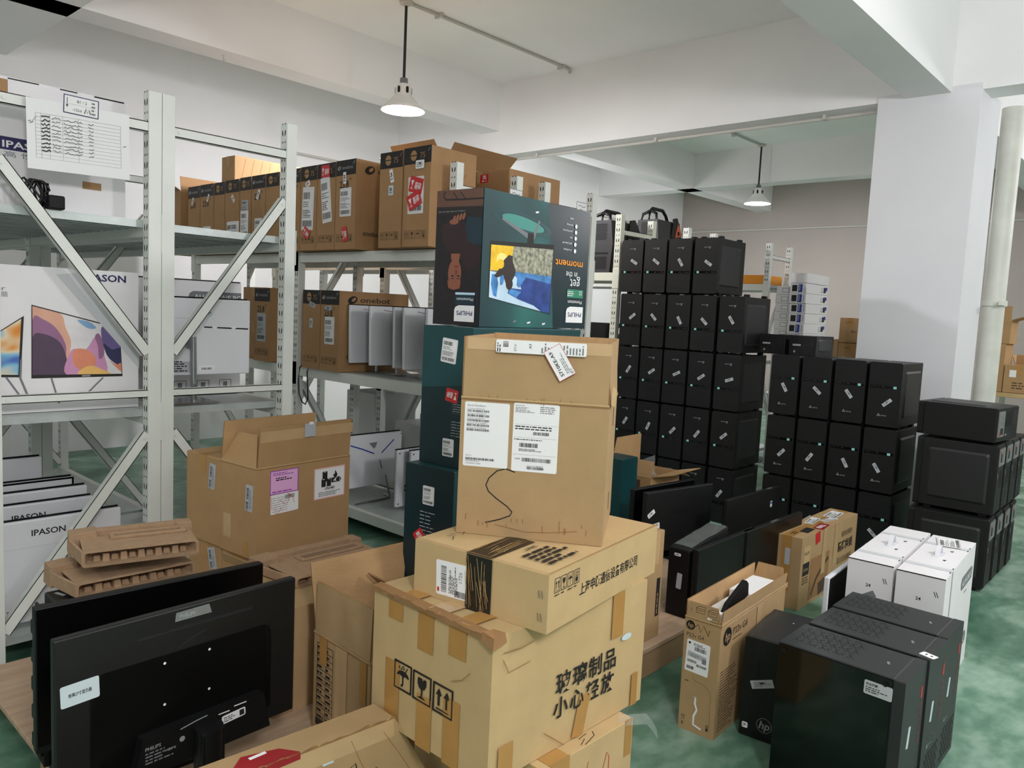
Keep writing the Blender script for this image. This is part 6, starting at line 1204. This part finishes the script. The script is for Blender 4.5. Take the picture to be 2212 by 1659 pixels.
carton('brown carton on the rack behind the tall wall, its top just showing', 6.02, 3.56, 1.752, 0, .4, .16, .36, 'kraft_shelf', None, group='far brown cartons')
# small white cartons by the far rack
def d_small(m, F, t):
    L, Rr = F['L'], F['R']; m.rect(L, .045, .047, .05, .06, 'ink'); m.rect(L, .10, .047, .04, .075, 'ink_blue'); m.text(L, .10, .025, .02, 'PHILIPS', 'paper', 90, fit=.055); m.text(L, .145, .02, .018, 'PHILIPS', 'ink_blue', 90, fit=.06); m.rect(Rr, .45, .047, .06, .05, 'ink'); m.rect(Rr, .49, .06, .05, .035, 'ink_blue'); m.small_print(Rr, .36, .02, .05, .05, 3, 'ink_grey', 4)
GS = 'small white cartons by the far rack'
wcarton('large white carton at the foot of the small white carton stack', 7.30, 2.93, 0, .53, .165, 1.235, GS)
base = wcarton('small white carton with blue stripe, lowest visible of the far stack', 7.30, 2.932, 1.237, .54, .16, .094, GS, d_small, 'white_carton')[0]
for k, nm in enumerate(('second from below', 'third from below', 'fourth from below', 'fifth from below', 'sixth from below')): dup(base, (7.30 + random.uniform(-.012, .012), 2.932, 1.237 + .0955 * (k + 1)), None, 'small white carton with blue stripe in the far stack, ' + nm)
wcarton('plain white carton on top of the far blue striped stack', 7.30, 2.932, 1.812, .54, .16, .092, GS)
wcarton('large white carton at the foot of the plain white stack', 7.45, 3.10, 0, .42, .20, 1.28, GS)
b2 = wcarton('small plain white carton behind the far rack brace, lowest of six', 7.45, 3.105, 1.282, .40, .19, .083, GS, lambda m, F, t: m.frame(F['L'], .06, .02, .13, .065, .004, 'ink_grey'), 'white_carton')[0]
for k in range(5): dup(b2, (7.45, 3.105 + .006 * (k % 2), 1.282 + .0845 * (k + 1)), None, 'small plain white carton behind the far rack brace, %s of six' % ['second', 'third', 'fourth', 'fifth', 'topmost'][k])
for i, y in enumerate((3.40, 3.80)):
    m = MB(); m.box(0, .40, 0, .36, 0, .006, 'orange_bin')
    for q in ((0, .006, 0, .36), (.394, .40, 0, .36), (0, .4, 0, .006), (0, .4, .354, .36)): m.box(q[0], q[1], q[2], q[3], .006, .09, 'orange_bin')
    o = m.build('orange_bin', None, .002, (7.40, y, 1.802)); tag(o, 'orange plastic bin on the far rack, %s' % ('nearer one', 'farther one')[i], 'bin', 'orange bins on the far rack')
GB = 'brown cartons left of the pillar'
carton('tall brown carton standing on the floor behind the stacked towers by the pillar', 6.6, 2.16, 0, 0, .30, .30, 1.115, 'kraft_dark', None, group=GB)
carton('brown carton left of the pillar, upper of the two', 6.6, 2.19, 1.286, 0, .26, .162, .205, 'kraft_dark', lambda m, F, t: [m.text(F['L'], .05, .16, .025, 'S-A3', 'ink_soft'), m.text(F['L'], .10, .08, .035, 'PH', 'ink_soft')], group=GB)
carton('brown carton left of the pillar, lower of the two', 6.6, 2.175, 1.117, 0, .26, .175, .165, 'kraft_dark', lambda m, F, t: m.text(F['L'], .05, .12, .025, 'S-A3', 'ink_soft'), group=GB)
carton('pale tan carton left of the pillar printed SP', 6.58, 2.352, 1.117, 0, .26, .10, .19, 'kraft', lambda m, F, t: [m.text(F['L'], .02, .14, .03, 'UPS', 'ink', bold=True), m.text(F['L'], .02, .06, .045, 'SP', 'ink')], group=GB)
# table with cartons right of the pillar
t = thing('packing_table', 'wooden table with orange top right of the pillar', 'table', (7.0, .45, 0)); m = MB(); m.box(0, .75, 0, .93, .93, .965, 'kraft_light'); m.build('table_top', t, .004)
for a in (.03, .68):
    for b in (.03, .86): m = MB(); m.box(a, a + .04, b, b + .04, 0, .93, 'steel'); m.build('leg', t)
GP = 'brown cartons on the packing table'
carton('brown carton with white label at the front of the packing table', 7.01, 1.03, .967, 0, .30, .19, .215, 'kraft_dark', lambda m, F, t: [m.rect(F['L'], .06, .15, .045, .055, 'paper'), m.small_print(F['L'], .06, .03, .11, .06, 3, 'ink_soft', 3)], group=GP)
carton('brown carton under the inverted carton, at the pillar edge of the packing table', 7.02, 1.225, .967, 0, .30, .145, .375, 'kraft_dark', None, group=GP)
open_carton('open brown carton with raised flap topmost on the packing table', 7.02, 1.205, 1.344, 0, .28, .165, .18, 'kraft_dark', {'L': (.11, 0), 'R': (.08, 70), 'Y': (.08, 10)}, group=GP)
open_carton('open brown carton with folded flaps beside the white label carton', 7.32, 1.0, .967, 0, .30, .20, .20, 'kraft_dark', {'L': (.09, 4), 'R': (.08, 40), 'Y': (.09, 20)}, group=GP)
# torn clear tape at the foot of the centre pile
m = MB(); P = [(1.625, 1.05, .3775), (1.655, 1.03, .378), (1.675, 1.0, .385), (1.695, .99, .36), (1.71, .985, .335)]
for a, b in zip(P, P[1:]): a, b = Vector(a), Vector(b); q = Vector((.006, .006, .010)); m.add([a - q, b - q, b + q, a + q], [(0, 1, 2, 3)], 'clear_film')
o = m.build('tape_strip'); tag(o, 'strip of clear packing tape hanging off the battered bottom carton', 'tape')
